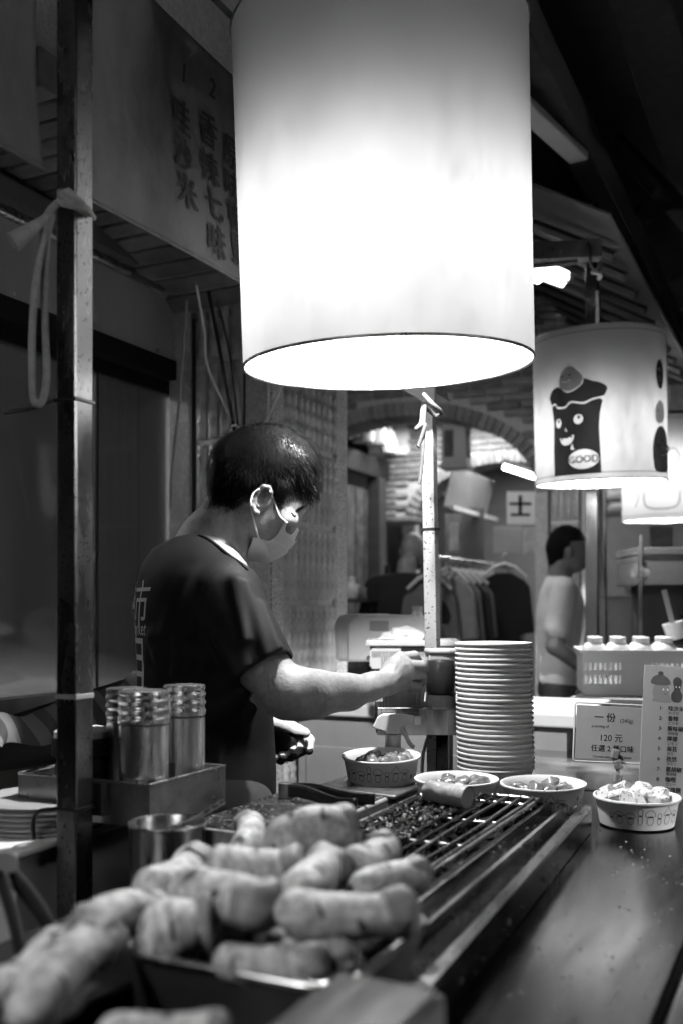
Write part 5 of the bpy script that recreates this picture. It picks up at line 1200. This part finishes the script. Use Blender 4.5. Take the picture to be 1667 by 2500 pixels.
# ================================================================== THE COOK
from mathutils.bvhtree import BVHTree
YAW = math.radians(20); RY = Matrix.Rotation(YAW, 3, 'Z').to_4x4()
cook = thing('person', 'man in a dark shirt and white face mask reaching for bamboo sticks', 'person', P(500,1490,2.02).xy.to_3d(), 0)
cook_o = Vector(cook.location)
def CP_(px, py, d): return P(px, py, d)-cook_o
def part(name, me): return mo(name, me, cook)
Ep = lambda px, py, d: CP_(px, py, d)
hd = SDF(Ep(380,1420,2.0)-Vector((0,.16,0)), Ep(790,1020,2.0)+Vector((0,.2,0)), .0028)
HM = Matrix.Rotation(YAW, 4, 'Z') @ Matrix.Rotation(math.radians(28), 4, 'Y')
hd.ell(Ep(646,1163,2.01), (.099,.077,.096), .01)
hd.ell(Ep(684,1222,2.012), (.052,.062,.05), .02, M=HM)
hd.ell(Ep(662,1262,2.0), (.056,.064,.056), .02, M=HM)
hd.cone(Ep(645,1272,2.0), Ep(668,1316,2.022), .05, .030, .02)
hd.cone(Ep(640,1300,1.965), Ep(612,1262,1.945), .016, .014, .02)                       # near jaw corner
hd.cone(Ep(722,1236,1.972), Ep(735,1238,2.03), .012, .012, .012)                        # brow
hd.ell(Ep(703,1270,1.962), (.02,.018,.016), .015)                                      # near cheek bone
hd.cone(Ep(724,1258,2.038), Ep(714,1287,2.05), .009, .011, .01)                        # nose
hd.cone(Ep(716,1257,1.972), Ep(722,1259,2.0), .006, .006, .006, op='sub')               # eye hollow
hd.cone(Ep(714,1258,1.975), Ep(722,1260,1.99), .0085, .0075, .004)
hd.path([Ep(600,1235,2.0), Ep(556,1285,2.01), Ep(520,1350,2.02), Ep(500,1400,2.02)], [.05,.055,.062,.07], .02)
hd.path([Ep(560,1235,2.02), Ep(505,1310,2.03), Ep(455,1372,2.04)], [.044,.048,.05], .02)
hd.cone(Ep(598,1262,1.955), Ep(588,1380,1.985), .012, .013, .014)                        # neck muscle
hd.cone(Ep(505,1360,2.0), Ep(550,1410,1.9), .055, .05, .02)
for pts, r, k in (([(662,1203),(657,1191),(644,1189),(629,1203),(619,1220),(618,1237),(624,1250),(630,1252)], .0052, .003),
                  ([(652,1203),(638,1207),(630,1222),(631,1236)], .0036, .003)):
    hd.path([Ep(x, y, 1.921) for x, y in pts], [r]*len(pts), k)
hd.ell(Ep(640,1222,1.932), (.017,.008,.025), .006, M=Matrix.Rotation(math.radians(32), 4, 'Y'))
hd.ell(Ep(643,1217,1.922), (.0095,.010,.015), .003, 'sub', M=Matrix.Rotation(math.radians(30), 4, 'Y'))
hd.ell(Ep(627,1247,1.929), (.0055,.004,.007), .004)
Vh, Fh = hd.arrays()
am = SDF(Ep(560,1790,1.80)-Vector((0,.08,0)), Ep(1062,1540,2.1)+Vector((0,.05,0)), .0022)
am.path([Ep(590,1545,1.835), Ep(640,1625,1.812), Ep(700,1690,1.80)], [.05,.047,.046], .012)
am.path([Ep(700,1690,1.80), Ep(765,1697,1.83), Ep(850,1690,1.885), Ep(905,1677,1.925), Ep(940,1667,1.955)], [.046,.042,.033,.0255,.023], .015)
am.cone(Ep(700,1720,1.80), Ep(735,1735,1.805), .02, .016, .02)                           # elbow point
am.cone(Ep(745,1668,1.80), Ep(850,1670,1.865), .025, .014, .02)                          # forearm muscle
am.cone(Ep(915,1657,1.926), Ep(934,1655,1.941), .0095, .009, .014)                          # wrist bone
MCP = [(976,1606,1.985),(990,1625,1.978),(994,1646,1.982),(988,1668,1.99)]
PIP = [(1010,1601,2.0),(1027,1625,1.995),(1029,1650,2.0),(1019,1673,2.005)]
DIP = [(1020,1617,2.024),(1033,1641,2.024),(1030,1664,2.024),(1014,1683,2.02)]
TIP = [(1012,1631,2.042),(1021,1653,2.044),(1014,1673,2.04),(1001,1688,2.034)]
for i in range(4):
    r = (.0125,.0128,.012,.0105)[i]
    am.cone(Ep(940,1667-6*(1.5-i),1.962), Ep(*MCP[i]), .016, r*1.06, .014)
am.ell(Ep(966,1642,1.974), (.03,.0135,.029), .014)
for i in range(4):
    r = (.0112,.0115,.0108,.0094)[i]
    am.path([Ep(*MCP[i]), Ep(*PIP[i]), Ep(*DIP[i]), Ep(*TIP[i])], [r*1.02, r*.93, r*.84, r*.75], .002)
    a = Ep(948,1667-5*(1.5-i),1.9435); b = Ep(MCP[i][0]-4, MCP[i][1], MCP[i][2]-.0130); am.cone(a, b, .0028, .0042, .006)   # tendons
am.path([Ep(955,1652,1.985), Ep(985,1640,2.015), Ep(1008,1636,2.032), Ep(1018,1640,2.045)], [.017,.0135,.011,.0085], .008)
for p in ([(930,1658,1.935),(955,1648,1.9485),(975,1645,1.9595)], [(950,1672,1.94),(968,1655,1.953),(985,1638,1.9635)], [(820,1672,1.852),(870,1664,1.885),(915,1672,1.905)]):
    am.path([Ep(*q) for q in p], [.0034,.004,.003], .005)                                # veins
Va, Fa = am.arrays()
ua = SDF(Ep(450,1700,2.02)-Vector((.05,.1,0)), Ep(760,1380,2.3)+Vector((0,.1,0)), .008)        # far arm, mostly inside its sleeve
ua.path([Ep(510,1450,2.2), Ep(560,1620,2.26), Ep(640,1745,2.23), Ep(668,1770,2.215)], [.05,.045,.034,.028], .02)
Vu, Fu = ua.arrays()
Vb, Fb = join_np([(Vh, Fh), (Va, Fa), (Vu, Fu)])
body = part('body', np_mesh('body', Vb, Fb, 'skin'))
def bvh(V, Fc): return BVHTree.FromPolygons([tuple(v) for v in V], [tuple(int(i) for i in f) for f in Fc])
BH = bvh(Vh, Fh); CAM = Vector((0,0,H))-cook_o
def hit(tree, px, py, off=.0015, dflt=None):
    d = (CP_(px, py, 2.0)-CAM).normalized(); r = tree.ray_cast(CAM, d, 4)
    if r[0] is None: return CP_(px, py, dflt) if dflt else None
    return r[0]-d*off
# hair: trimmed volume plus strands
YL = np.array([[490,1226],[520,1225],[552,1236],[576,1224],[600,1207],[623,1191],[649,1182],[663,1192],[672,1222],[679,1237],[688,1224],[708,1211],[737,1205],[756,1214],[768,1196],[790,1180]], float)
hs = SDF(Ep(500,1260,2.0)-Vector((0,.14,0)), Ep(800,1020,2.0)+Vector((0,.14,0)), .003)
hs.ell(Ep(650,1150,2.012), (.106,.088,.093), .01)
hs.ell(Ep(575,1165,2.015), (.045,.072,.07), .03)
hs.cone(Ep(560,1190,1.985), Ep(548,1222,1.99), .034, .026, .02); hs.cone(Ep(560,1190,2.05), Ep(548,1222,2.05), .034, .026, .02)
hs.cone(Ep(725,1130,1.98), Ep(748,1190,1.985), .034, .02, .03); hs.cone(Ep(725,1130,2.04), Ep(748,1190,2.05), .034, .02, .03)
hs.cone(Ep(690,1180,1.945), Ep(680,1225,1.946), .014, .006, .012)
hs.cone(Ep(610,1170,1.95), Ep(580,1205,1.955), .022, .014, .02)
def hcut(X, Y, Z):
    px = 833.5+(X+cook_o.x)/(Y+cook_o.y)*F; py = 1490-(Z+cook_o.z-H)/(Y+cook_o.y)*F
    yl = np.interp(px, YL[:,0], YL[:,1]); return (py-yl)*2.0/F
hs.cut(hcut, .004)
Vr, Fr = hs.arrays()
hair = part('hair', np_mesh('hair', Vr, Fr, 'hair'))
def strands(V, Fc, count, crown, seed, wdt=.0009, lmin=.014, lmax=.034, down=.9, lift=.0035, fr=Vector((1,0,0))):
    r_ = np.random.default_rng(seed); tri = V[Fc]; c = tri.mean(1); nrm = np.cross(tri[:,1]-tri[:,0], tri[:,2]-tri[:,0]); nl = np.linalg.norm(nrm, axis=1)+1e-12
    idx = r_.choice(len(Fc), count, p=nl/nl.sum()); p = c[idx]; n = nrm[idx]/nl[idx][:,None]
    d = p-np.array(crown); d /= np.linalg.norm(d, axis=1)[:,None]+1e-9; d[:,2] -= down*.6; d += r_.normal(0, .22, d.shape)
    d -= n*(d*n).sum(1)[:,None]; d /= np.linalg.norm(d, axis=1)[:,None]+1e-9
    s = np.cross(n, d); L_ = r_.uniform(lmin, lmax, count)[:,None]; k = 5; rows = []
    crv = r_.normal(0, .12, count)[:,None]
    for i in range(k):
        t = i/(k-1); q = p+d*L_*t+n*(lift*math.sin(t*2.2)+.0006)+s*crv*L_*t*t-n*(L_*L_*t*t*3.2)
        w_ = wdt*(1-t*.75)
        rows += [q-s*w_/2, q+s*w_/2]
    Vs = np.stack(rows, 1).reshape(-1, 3); base = np.arange(count)[:,None]*(2*k)
    Fs = np.concatenate([base+np.array([[2*i,2*i+1,2*i+3,2*i+2]]) for i in range(k-1)]); return Vs, Fs
ok = np.array([hcut(*(Vr[f].mean(0))) < -.006 for f in Fr])
Vs, Fs = strands(Vr, Fr[ok], 9000, Ep(628,1060,2.01), 3, .0013, .014, .046, lift=.0055)
V2_, F2_ = strands(Vr, Fr[ok], 1500, Ep(628,1060,2.01), 9, .0009, .02, .04, down=.5, lift=.014)
Vs, Fs = join_np([(Vs, Fs), (V2_, F2_)])
tag(part('hair_strands', np_mesh('hair_strands', Vs, Fs, 'hair_strand')), kind='stuff')
# short stubble at the hairline on the skin
near = np.array([abs(hcut(*(Vh[f].mean(0)))-.004) < .008 and Vh[f].mean(0)[2]+cook_o.z > 1.36 for f in Fh])
Vs, Fs = strands(Vh, Fh[near], 1600, Ep(628,1060,2.01), 5, .0006, .004, .011, lift=.001)
tag(part('hair_stubble', np_mesh('hair_stubble', Vs, Fs, 'hair_strand')), kind='stuff')
# brow, eye line
mb = MB()
for k in range(90):
    u = random.random()**.7; x, y = 721+19*u, 1249-11*u+random.uniform(-4,4)*(1-.3*u)
    a = hit(BH, x, y, .0012); b = hit(BH, x+random.uniform(3,8), y-random.uniform(0,3), .0022)
    if a is not None and b is not None: mb.tube([a, b], .0004, 3, caps=False)
mb.obj('eyebrow', 'hair', cook, 180)
pts = [hit(BH, x, y, .0006) for x, y in ((711,1251),(714,1254),(718,1257),(721,1259),(724,1259))]; pts = [p for p in pts if p is not None]
if len(pts) > 1: MB().tube(pts, [.0008]+[.0016]*(len(pts)-2)+[.001], 6).obj('eyelashes', 'hair', cook, 180)
pts = [hit(BH, x, y, .0003) for x, y in ((715,1257),(719,1260),(722,1261))]; pts = [p for p in pts if p is not None]
if len(pts) > 1: MB().tube(pts, .0018, 6).obj('eye', 'ink', cook, 180)
# mask and its ear loops
Nn = [(699,1273),(686,1295),(672,1313),(656,1322),(637,1317),(619,1312)]; Cc = [(729,1293),(719,1318),(707,1338),(681,1361),(645,1372),(594,1363)]
Ns = spline([hit(BH, x, y, .004, 1.95) if i < 4 else CP_(x, y, 1.957-.002*(i-3)) for i, (x, y) in enumerate(Nn)], 6); Cs = spline([CP_(x, y, 2.045-.004*i) for i, (x, y) in enumerate(Cc)], 6)
Fs_ = [Vector((c.x*.35+n.x*.65-.004, 2*c.y-n.y, c.z*.35+n.z*.65)) for n, c in zip(Ns, Cs)]
def mk(u, v):
    i = u*(len(Ns)-1); i0 = min(int(i), len(Ns)-2); f = i-i0
    n, c, r = [A[i0].lerp(A[i0+1], f) for A in (Ns, Cs, Fs_)]
    if v < .5: t = v*2; p = n.lerp(c, t); out = (c-n)
    else: t = (v-.5)*2; p = c.lerp(r, t); t = 1-t
    bul = math.sin(t*math.pi*.5)
    pleat = .0065*(1-((u*4.2) % 1))*(1 if .2 < u < .95 else .15)*(.25+.75*t)
    return p+Vector((.004*math.sin(t*math.pi)+pleat*.8, -.013*math.sin(t*math.pi)-pleat, 0))
o_ = MB().grid(mk, 44, 22).obj('face_mask', 'mask', cook, 180); so = o_.modifiers.new('t','SOLIDIFY'); so.thickness = .0012
MB().tube([mk(i/30, 0) for i in range(31)], .0016, 6).obj('mask_hem', 'strap', cook, 180)
for k in (.09,.14): MB().tube([mk(k, j/20)+Vector((.0006,-.0008,0)) for j in range(21)], .0005, 4).obj('mask_seam', 'canvas', cook, 180)
st1 = [hit(BH, x, y, .0022, 1.94) for x, y in ((660,1199),(668,1219),(676,1240),(684,1260))]+[mk(.02,.02)]
st2 = [hit(BH, x, y, .0022, 1.94) for x, y in ((634,1194),(622,1202),(615,1215),(613,1232),(616,1250),(621,1270),(626,1292))]+[mk(.84,.01)]
for s_ in (st1, st2): MB().tube(spline(s_, 5), .0018, 6).obj('ear_loop', 'strap', cook, 180)

# shirt
sh_ = SDF(Ep(300,2060,2.0)-Vector((0,.28,0)), Ep(740,1280,2.0)+Vector((0,.36,0)), .0046)
C0 = Vector((math.cos(YAW), math.sin(YAW), 0)); LT = Vector((math.sin(YAW), -math.cos(YAW), 0))     # facing, towards his right
sh_.path([Ep(505,1330,2.03), Ep(500,1375,2.025)], [.066,.078], .02)
sh_.cone(Ep(500,1372,2.02), Ep(552,1452,1.87), .076, .066, .03); sh_.cone(Ep(470,1380,2.03), Ep(478,1440,2.19), .07, .066, .03)
sh_.cone(Ep(455,1372,2.04), Ep(430,1420,2.04), .06, .07, .03)
sh_.ell(Ep(478,1490,2.02), (.118,.178,.16), .03, M=RY); sh_.ell(Ep(488,1610,2.02), (.122,.178,.2), .03, M=RY)
sh_.ell(Ep(503,1770,2.02), (.136,.175,.26), .03, M=RY); sh_.ell(Ep(506,1930,2.02), (.138,.18,.22), .03, M=RY)
sh_.cone(Ep(398,1385,2.05), Ep(352,1480,2.08), .022, .02, .03)
hemA, hemB = Ep(549,1452,1.862), Ep(650,1636,1.806)
ax = (hemB-hemA).normalized()
slv = SDF(Ep(300,2060,2.0)-Vector((0,.28,0)), Ep(740,1280,2.0)+Vector((0,.36,0)), .0046)
slv.cone(hemA, hemB+ax*.03, .066, .057, .0)
for a, b, r in (((560,1500),(610,1640),.013),((600,1430),(655,1600),.012),((575,1420),(600,1560),.01),((640,1480),(690,1600),.009),((540,1560),(585,1650),.012)):
    da = 1.80; slv.cone(Ep(a[0],a[1],da), Ep(b[0],b[1],da-.048), r, r*.7, .02)
q = hemB
slv.cut(lambda X, Y, Z: (X-q.x)*ax.x+(Y-q.y)*ax.y+(Z-q.z)*ax.z, .004)
A = sh_.F; B = slv.F; k = .022; hh = np.clip(.5+.5*(A-B)/k, 0, 1); sh_.F = A*(1-hh)+B*hh-k*hh*(1-hh)
sh_.cone(hemB-ax*.05, hemB+ax*.05, .051, .053, .003, 'sub')
hB2 = Ep(555,1640,2.26)                                                                     # far sleeve
sh_.cone(Ep(480,1450,2.19), hB2, .066, .058, .03)
for a, b, d, r in (((600,1690),(520,1760),1.86,.012),((590,1640),(470,1720),1.853,.01),((560,1600),(440,1560),1.85,.012),((470,1420),(410,1560),1.88,.012),
                   ((380,1560),(450,1660),1.90,.012),((400,1700),(520,1830),1.862,.010),((450,1840),(430,2000),1.87,.012),((610,1500),(560,1620),1.80,.007),((470,1470),(430,1640),1.856,.008),((520,1560),(470,1680),1.846,.008),((440,1500),(390,1600),1.885,.008),((560,1720),(440,1800),1.852,.008),((520,1800),(420,1870),1.858,.009),((620,1730),(560,1850),1.872,.007),((400,1480),(375,1600),1.93,.009)):
    sh_.cone(Ep(a[0],a[1],d), Ep(b[0],b[1],d), r, r*.6, .028)
def ncut(X, Y, Z):
    px = 833.5+(X+cook_o.x)/(Y+cook_o.y)*F; py = 1490-(Z+cook_o.z-H)/(Y+cook_o.y)*F
    yl = np.interp(px, [380,430,485,520,560,600,640], [1335,1310,1300,1318,1350,1378,1400]); return (yl-py)/F*2.0
sh_.cut(ncut, .003); sh_.cut(lambda X, Y, Z: -(Z+cook_o.z-.86), .0)
Vt, Ft = sh_.arrays(); shirt = part('shirt', np_mesh('shirt', Vt, Ft, 'shirt')); BS = bvh(Vt, Ft)
def rimline(pxs, off, name, r=.0022, d=2.0):
    pts = [hit(BS, x, y, off) for x, y in pxs]; pts = [p for p in pts if p is not None]
    if len(pts) > 2: MB().tube(spline(pts, 4), r, 6).obj(name, 'shirt', cook, 180)
rimline([(486,1306),(505,1314),(530,1332),(560,1356),(590,1377),(606,1392)], .001, 'collar', .0035)
rimline([(600,1372),(560,1378),(520,1400),(492,1440),(478,1500),(470,1560)], .0002, 'shoulder_seam', .0012)
rimline([(580,1650),(620,1636),(660,1617),(702,1597)], .0002, 'sleeve_seam', .0011)
# white lettering across the back
bc = Ep(480,1560,2.02)
def onback(x, y): 
    o_ = bc+LT*x-C0*.5; o_.z = y-0*H
    r = BS.ray_cast(o_, C0, 1.0); return (r[0]-C0*.0016) if r[0] is not None else None
def backtext(txt, x0, zpy, size, bold):
    me = text_mesh(txt, size, bold, 'CENTER', refine=.012); zc = CP_(480, zpy, 1.93).z
    bm = bmesh.new(); bm.from_mesh(me); bad = []
    for v in bm.verts:
        p = onback(v.co.x+x0, zc+v.co.y)
        if p is None: bad.append(v)
        else: v.co = p
    bmesh.ops.delete(bm, geom=bad, context='VERTS'); bm.to_mesh(me); bm.free(); me.materials.clear(); me.materials.append(MATS['print_white']); part('shirt_print', me)
backtext('夜市', -.02, 1520, .1, 0); backtext('Night Market', -.035, 1551, .04, 0); backtext('自', .0, 1690, .15, 0)
# left glove, palm up towards the camera
gs = SDF(Ep(630,1900,2.15)-Vector((0,.09,0)), Ep(790,1690,2.2)+Vector((0,.08,0)), .0022)
gs.path([Ep(640,1752,2.22), Ep(668,1775,2.21), Ep(692,1800,2.205)], [.03,.03,.03], .01, flat=((0,1,.2),.62))
gs.path([Ep(662,1762,2.185), Ep(700,1772,2.165), Ep(728,1786,2.16), Ep(747,1790,2.162)], [.02,.0165,.0135,.0105], .012)
gs.path([Ep(705,1782,2.215), Ep(742,1790,2.205), Ep(756,1808,2.19), Ep(755,1832,2.175)], [.015,.0125,.0118,.0105], .006)
gs.path([Ep(700,1805,2.22), Ep(736,1812,2.215), Ep(738,1832,2.195), Ep(722,1843,2.175)], [.015,.0125,.012,.0108], .004)
gs.path([Ep(690,1822,2.22), Ep(718,1832,2.21), Ep(710,1846,2.19), Ep(692,1847,2.172)], [.015,.012,.0115,.0105], .004)
gs.path([Ep(675,1832,2.22), Ep(695,1846,2.208), Ep(686,1855,2.19), Ep(673,1852,2.176)], [.013,.011,.0105,.0095], .004)
Vg, Fg = gs.arrays(); gm = np_mesh('glove', Vg, Fg, 'glove'); gm.materials.append(MATS['glove_palm'])
cen = Ep(700,1812,2.19)
for p in gm.polygons:
    n, c_ = p.normal, p.center
    if n.y < -.25 and n.z < .45 and c_.z < Ep(0,1783,2.18).z-.12*(c_.x-cen.x): 
        tipw = c_.x > Ep(743,0,2.18).x and c_.z > Ep(0,1826,2.18).z
        if not tipw: p.material_index = 1
part('glove', gm)
# trousers and shoes (behind the counter)
tr_ = SDF(Vector((-.25,-.3,-.02)), Vector((.3,.3,1.0)), .009); hz = 0
for sg in (-1, 1):
    l0 = LT*(.09*sg); tr_.path([Vector((0,0,.9))+l0, Vector((.02,0,.5))+l0*1.1, Vector((0,0,.09))+l0*1.2], [.115,.075,.06], .02)
tr_.ell((0,0,.9), (.13,.17,.1), .03, M=RY)
Vp, Fp = tr_.arrays(); part('trousers', np_mesh('trousers', Vp, Fp, 'trousers'))
for sg in (-1, 1): MB().lathe([(0,0),(.045,0),(.05,.03),(.04,.07),(0,.09)], 16, M=Matrix.Diagonal((2.4,1,1))).obj('shoe', 'black', cook, 60, loc=tuple(LT*(.108*sg)+C0*.05), rot=(0,0,YAW))

# ================================================================== PASSERS-BY
def passer(label, loc, heading, hgt, shirt_m, tr_m, bald=False, nod=.1, lean=0., armr=None, arml=None):
    t = thing('person', label, 'person', loc, heading)              # local: facing +y, right hand +x
    k = hgt/1.75
    def V_(x, y, z): return Vector((x*k, (y+lean*max(0, z-.9))*k, z*k))
    armr = armr or [(.2,0,1.4),(.25,-.03,1.12),(.24,.08,.86),(.23,.12,.78)]; arml = arml or [(-.2,0,1.4),(-.25,-.02,1.12),(-.24,.1,.87),(-.23,.14,.79)]
    b = SDF((-.45*k,-.3*k,.6*k), (.45*k,.6*k,1.85*k), .0075)
    hc = V_(0,.03+nod*.1,1.62); b.ell(hc, (.075*k,.092*k,.108*k), .02); b.ell(hc+Vector((0,.04*k,-.05*k)), (.058*k,.058*k,.07*k), .03)
    b.cone(hc+Vector((0,.092*k,-.01*k)), hc+Vector((0,.108*k,-.04*k)), .01, .014, .012)
    for sx in (-1,1): b.ell(hc+Vector((sx*.078*k,-.005,-.015)), (.012,.02,.032), .006)
    b.path([V_(0,.0,1.53), V_(0,-.01,1.42)], [.055*k,.065*k], .03)
    for a in (armr, arml):
        pts = [V_(*q) for q in a]; b.path(pts, [.05*k,.042*k,.03*k,.03*k], .015)
        h0 = pts[-1]; dr = (pts[-1]-pts[-2]).normalized()
        b.cone(h0, h0+dr*.06, .03, .026, .02, flat=((1,0,0),.6))
        for f in range(4): b.cone(h0+dr*.06+Vector((0,(f-1.5)*.017,0)), h0+dr*.125+Vector((0,(f-1.5)*.018,-.01)), .0095, .0075, .004)
        b.cone(h0+Vector((0,.02,0)), h0+dr*.06+Vector((0,.05,0)), .012, .009, .008)
    Vq, Fq = b.arrays(); mo('body', np_mesh('body', Vq, Fq, 'skin_far'), t)
    s = SDF((-.42*k,-.3*k,.7*k), (.42*k,.45*k,1.6*k), .0085)
    s.ell(V_(0,0,1.27), (.19*k,.125*k,.22*k), .03); s.ell(V_(0,.005,1.0), (.165*k,.122*k,.24*k), .05); s.cone(V_(-.15,-.01,1.415), V_(.15,-.01,1.415), .062*k, .062*k, .04); s.cone(V_(0,-.005,1.46), V_(0,-.005,1.4), .07*k, .09*k, .03)
    for a in (armr, arml): p0, p1 = V_(*a[0]), V_(*a[1]); s.cone(p0, p0.lerp(p1, .66), .066*k, .07*k, .03)
    for q in range(3): s.cone(V_(-.1+.08*q,.105,.95), V_(-.02+.03*q,.12,1.25), .006, .004, .03); s.cone(V_(-.1+.09*q,-.105,.95), V_(-.03+.05*q,-.11,1.2), .007, .004, .03)
    zt = 1.475*k; s.cut(lambda X, Y, Z: Z-zt-.35*(-(Y))*.3, .004); s.cut(lambda X, Y, Z: .88*k-Z, .004)
    Vq, Fq = s.arrays(); mo('shirt', np_mesh('shirt', Vq, Fq, shirt_m), t)
    tr = SDF((-.25*k,-.25*k,0), (.25*k,.3*k,1.0*k), .011)
    tr.ell(V_(0,0,.9), (.165*k,.12*k,.12*k), .03)
    for sx in (-1,1): tr.path([V_(sx*.085,0,.86), V_(sx*.09,.02+.03*sx,.48), V_(sx*.09,-.01+.05*sx,.07)], [.095*k,.068*k,.055*k], .02)
    Vq, Fq = tr.arrays(); mo('trousers', np_mesh('trousers', Vq, Fq, tr_m), t)
    for sx in (-1,1): MB().lathe([(0,0),(.042,0),(.046,.03),(.035,.07),(0,.09)], 14, M=Matrix.Diagonal((1,2.5,1))).obj('shoe', 'black', t, 60, loc=tuple(V_(sx*.09,.06+.05*sx,0)))
    if not bald:
        h_ = SDF(hc-Vector((.12,.14,.14)), hc+Vector((.12,.16,.15)), .006)
        h_.ell(hc+Vector((0,-.012,.018)), (.087*k,.1*k,.108*k), .01); h_.cone(hc+Vector((0,-.06,.0)), hc+Vector((0,-.065,-.075)), .05, .04, .03)
        c0 = hc.copy(); h_.cut(lambda X, Y, Z: np.where(Y-c0.y > .0, c0.z+.035+.0*X-Z, np.where(Y-c0.y > -.03, c0.z+.0-Z, c0.z-.085-Z)), .01)
        h_.cut(lambda X, Y, Z: (Y-c0.y)*.8-(Z-c0.z)*.9-.03, .01)
        Vq, Fq = h_.arrays(); mo('hair', np_mesh('hair', Vq, Fq, 'hair'), t)
    return t
def ground(px, d): p = P(px, 1490, d); p.z = 0; return p
passer('man in a white T-shirt walking past behind the stall posts', ground(1368, 5.0), math.radians(-98), 1.73, 'shirt_white', 'trousers', armr=[(.2,0,1.4),(.255,-.05,1.13),(.245,.13,.99),(.2,.22,.95)])
passer('bald man in a black T-shirt seen from behind in the arcade', ground(985, 6.0), math.radians(-25), 1.80, 'cloth_black', 'cloth_grey', bald=True, nod=.7, lean=.08)
passer('person in a dull grey shirt half hidden behind the display case', ground(1545, 5.4), math.radians(160), 1.62, 'cloth_grey', 'trousers')

# ------------------------------------------------------------------ pieces that sit on a part go one level below it
SUB = {'shirt': ('shirt_print','collar','shoulder_seam','sleeve_seam'), 'face_mask': ('ear_loop','mask_hem','mask_seam'), 'hair': ('hair_strands',),
       'shade': ('painting','lettering','seam','hoop'), 'cloth': ('lettering','hem'), 'card': ('lettering','print','frame'), 'cabinet': ('door',), 'shell': ('print',)}
for root in [o for o in SC.objects if o.parent is None and o.type == 'EMPTY']:
    kids = list(root.children)
    for par in kids:
        want = SUB.get(par.name.split('.')[0])
        if not want or par.location.length > 1e-6 or sum(abs(a) for a in par.rotation_euler) > 1e-6: continue
        for k in kids:
            if k is not par and k.name.split('.')[0] in want: k.parent = par
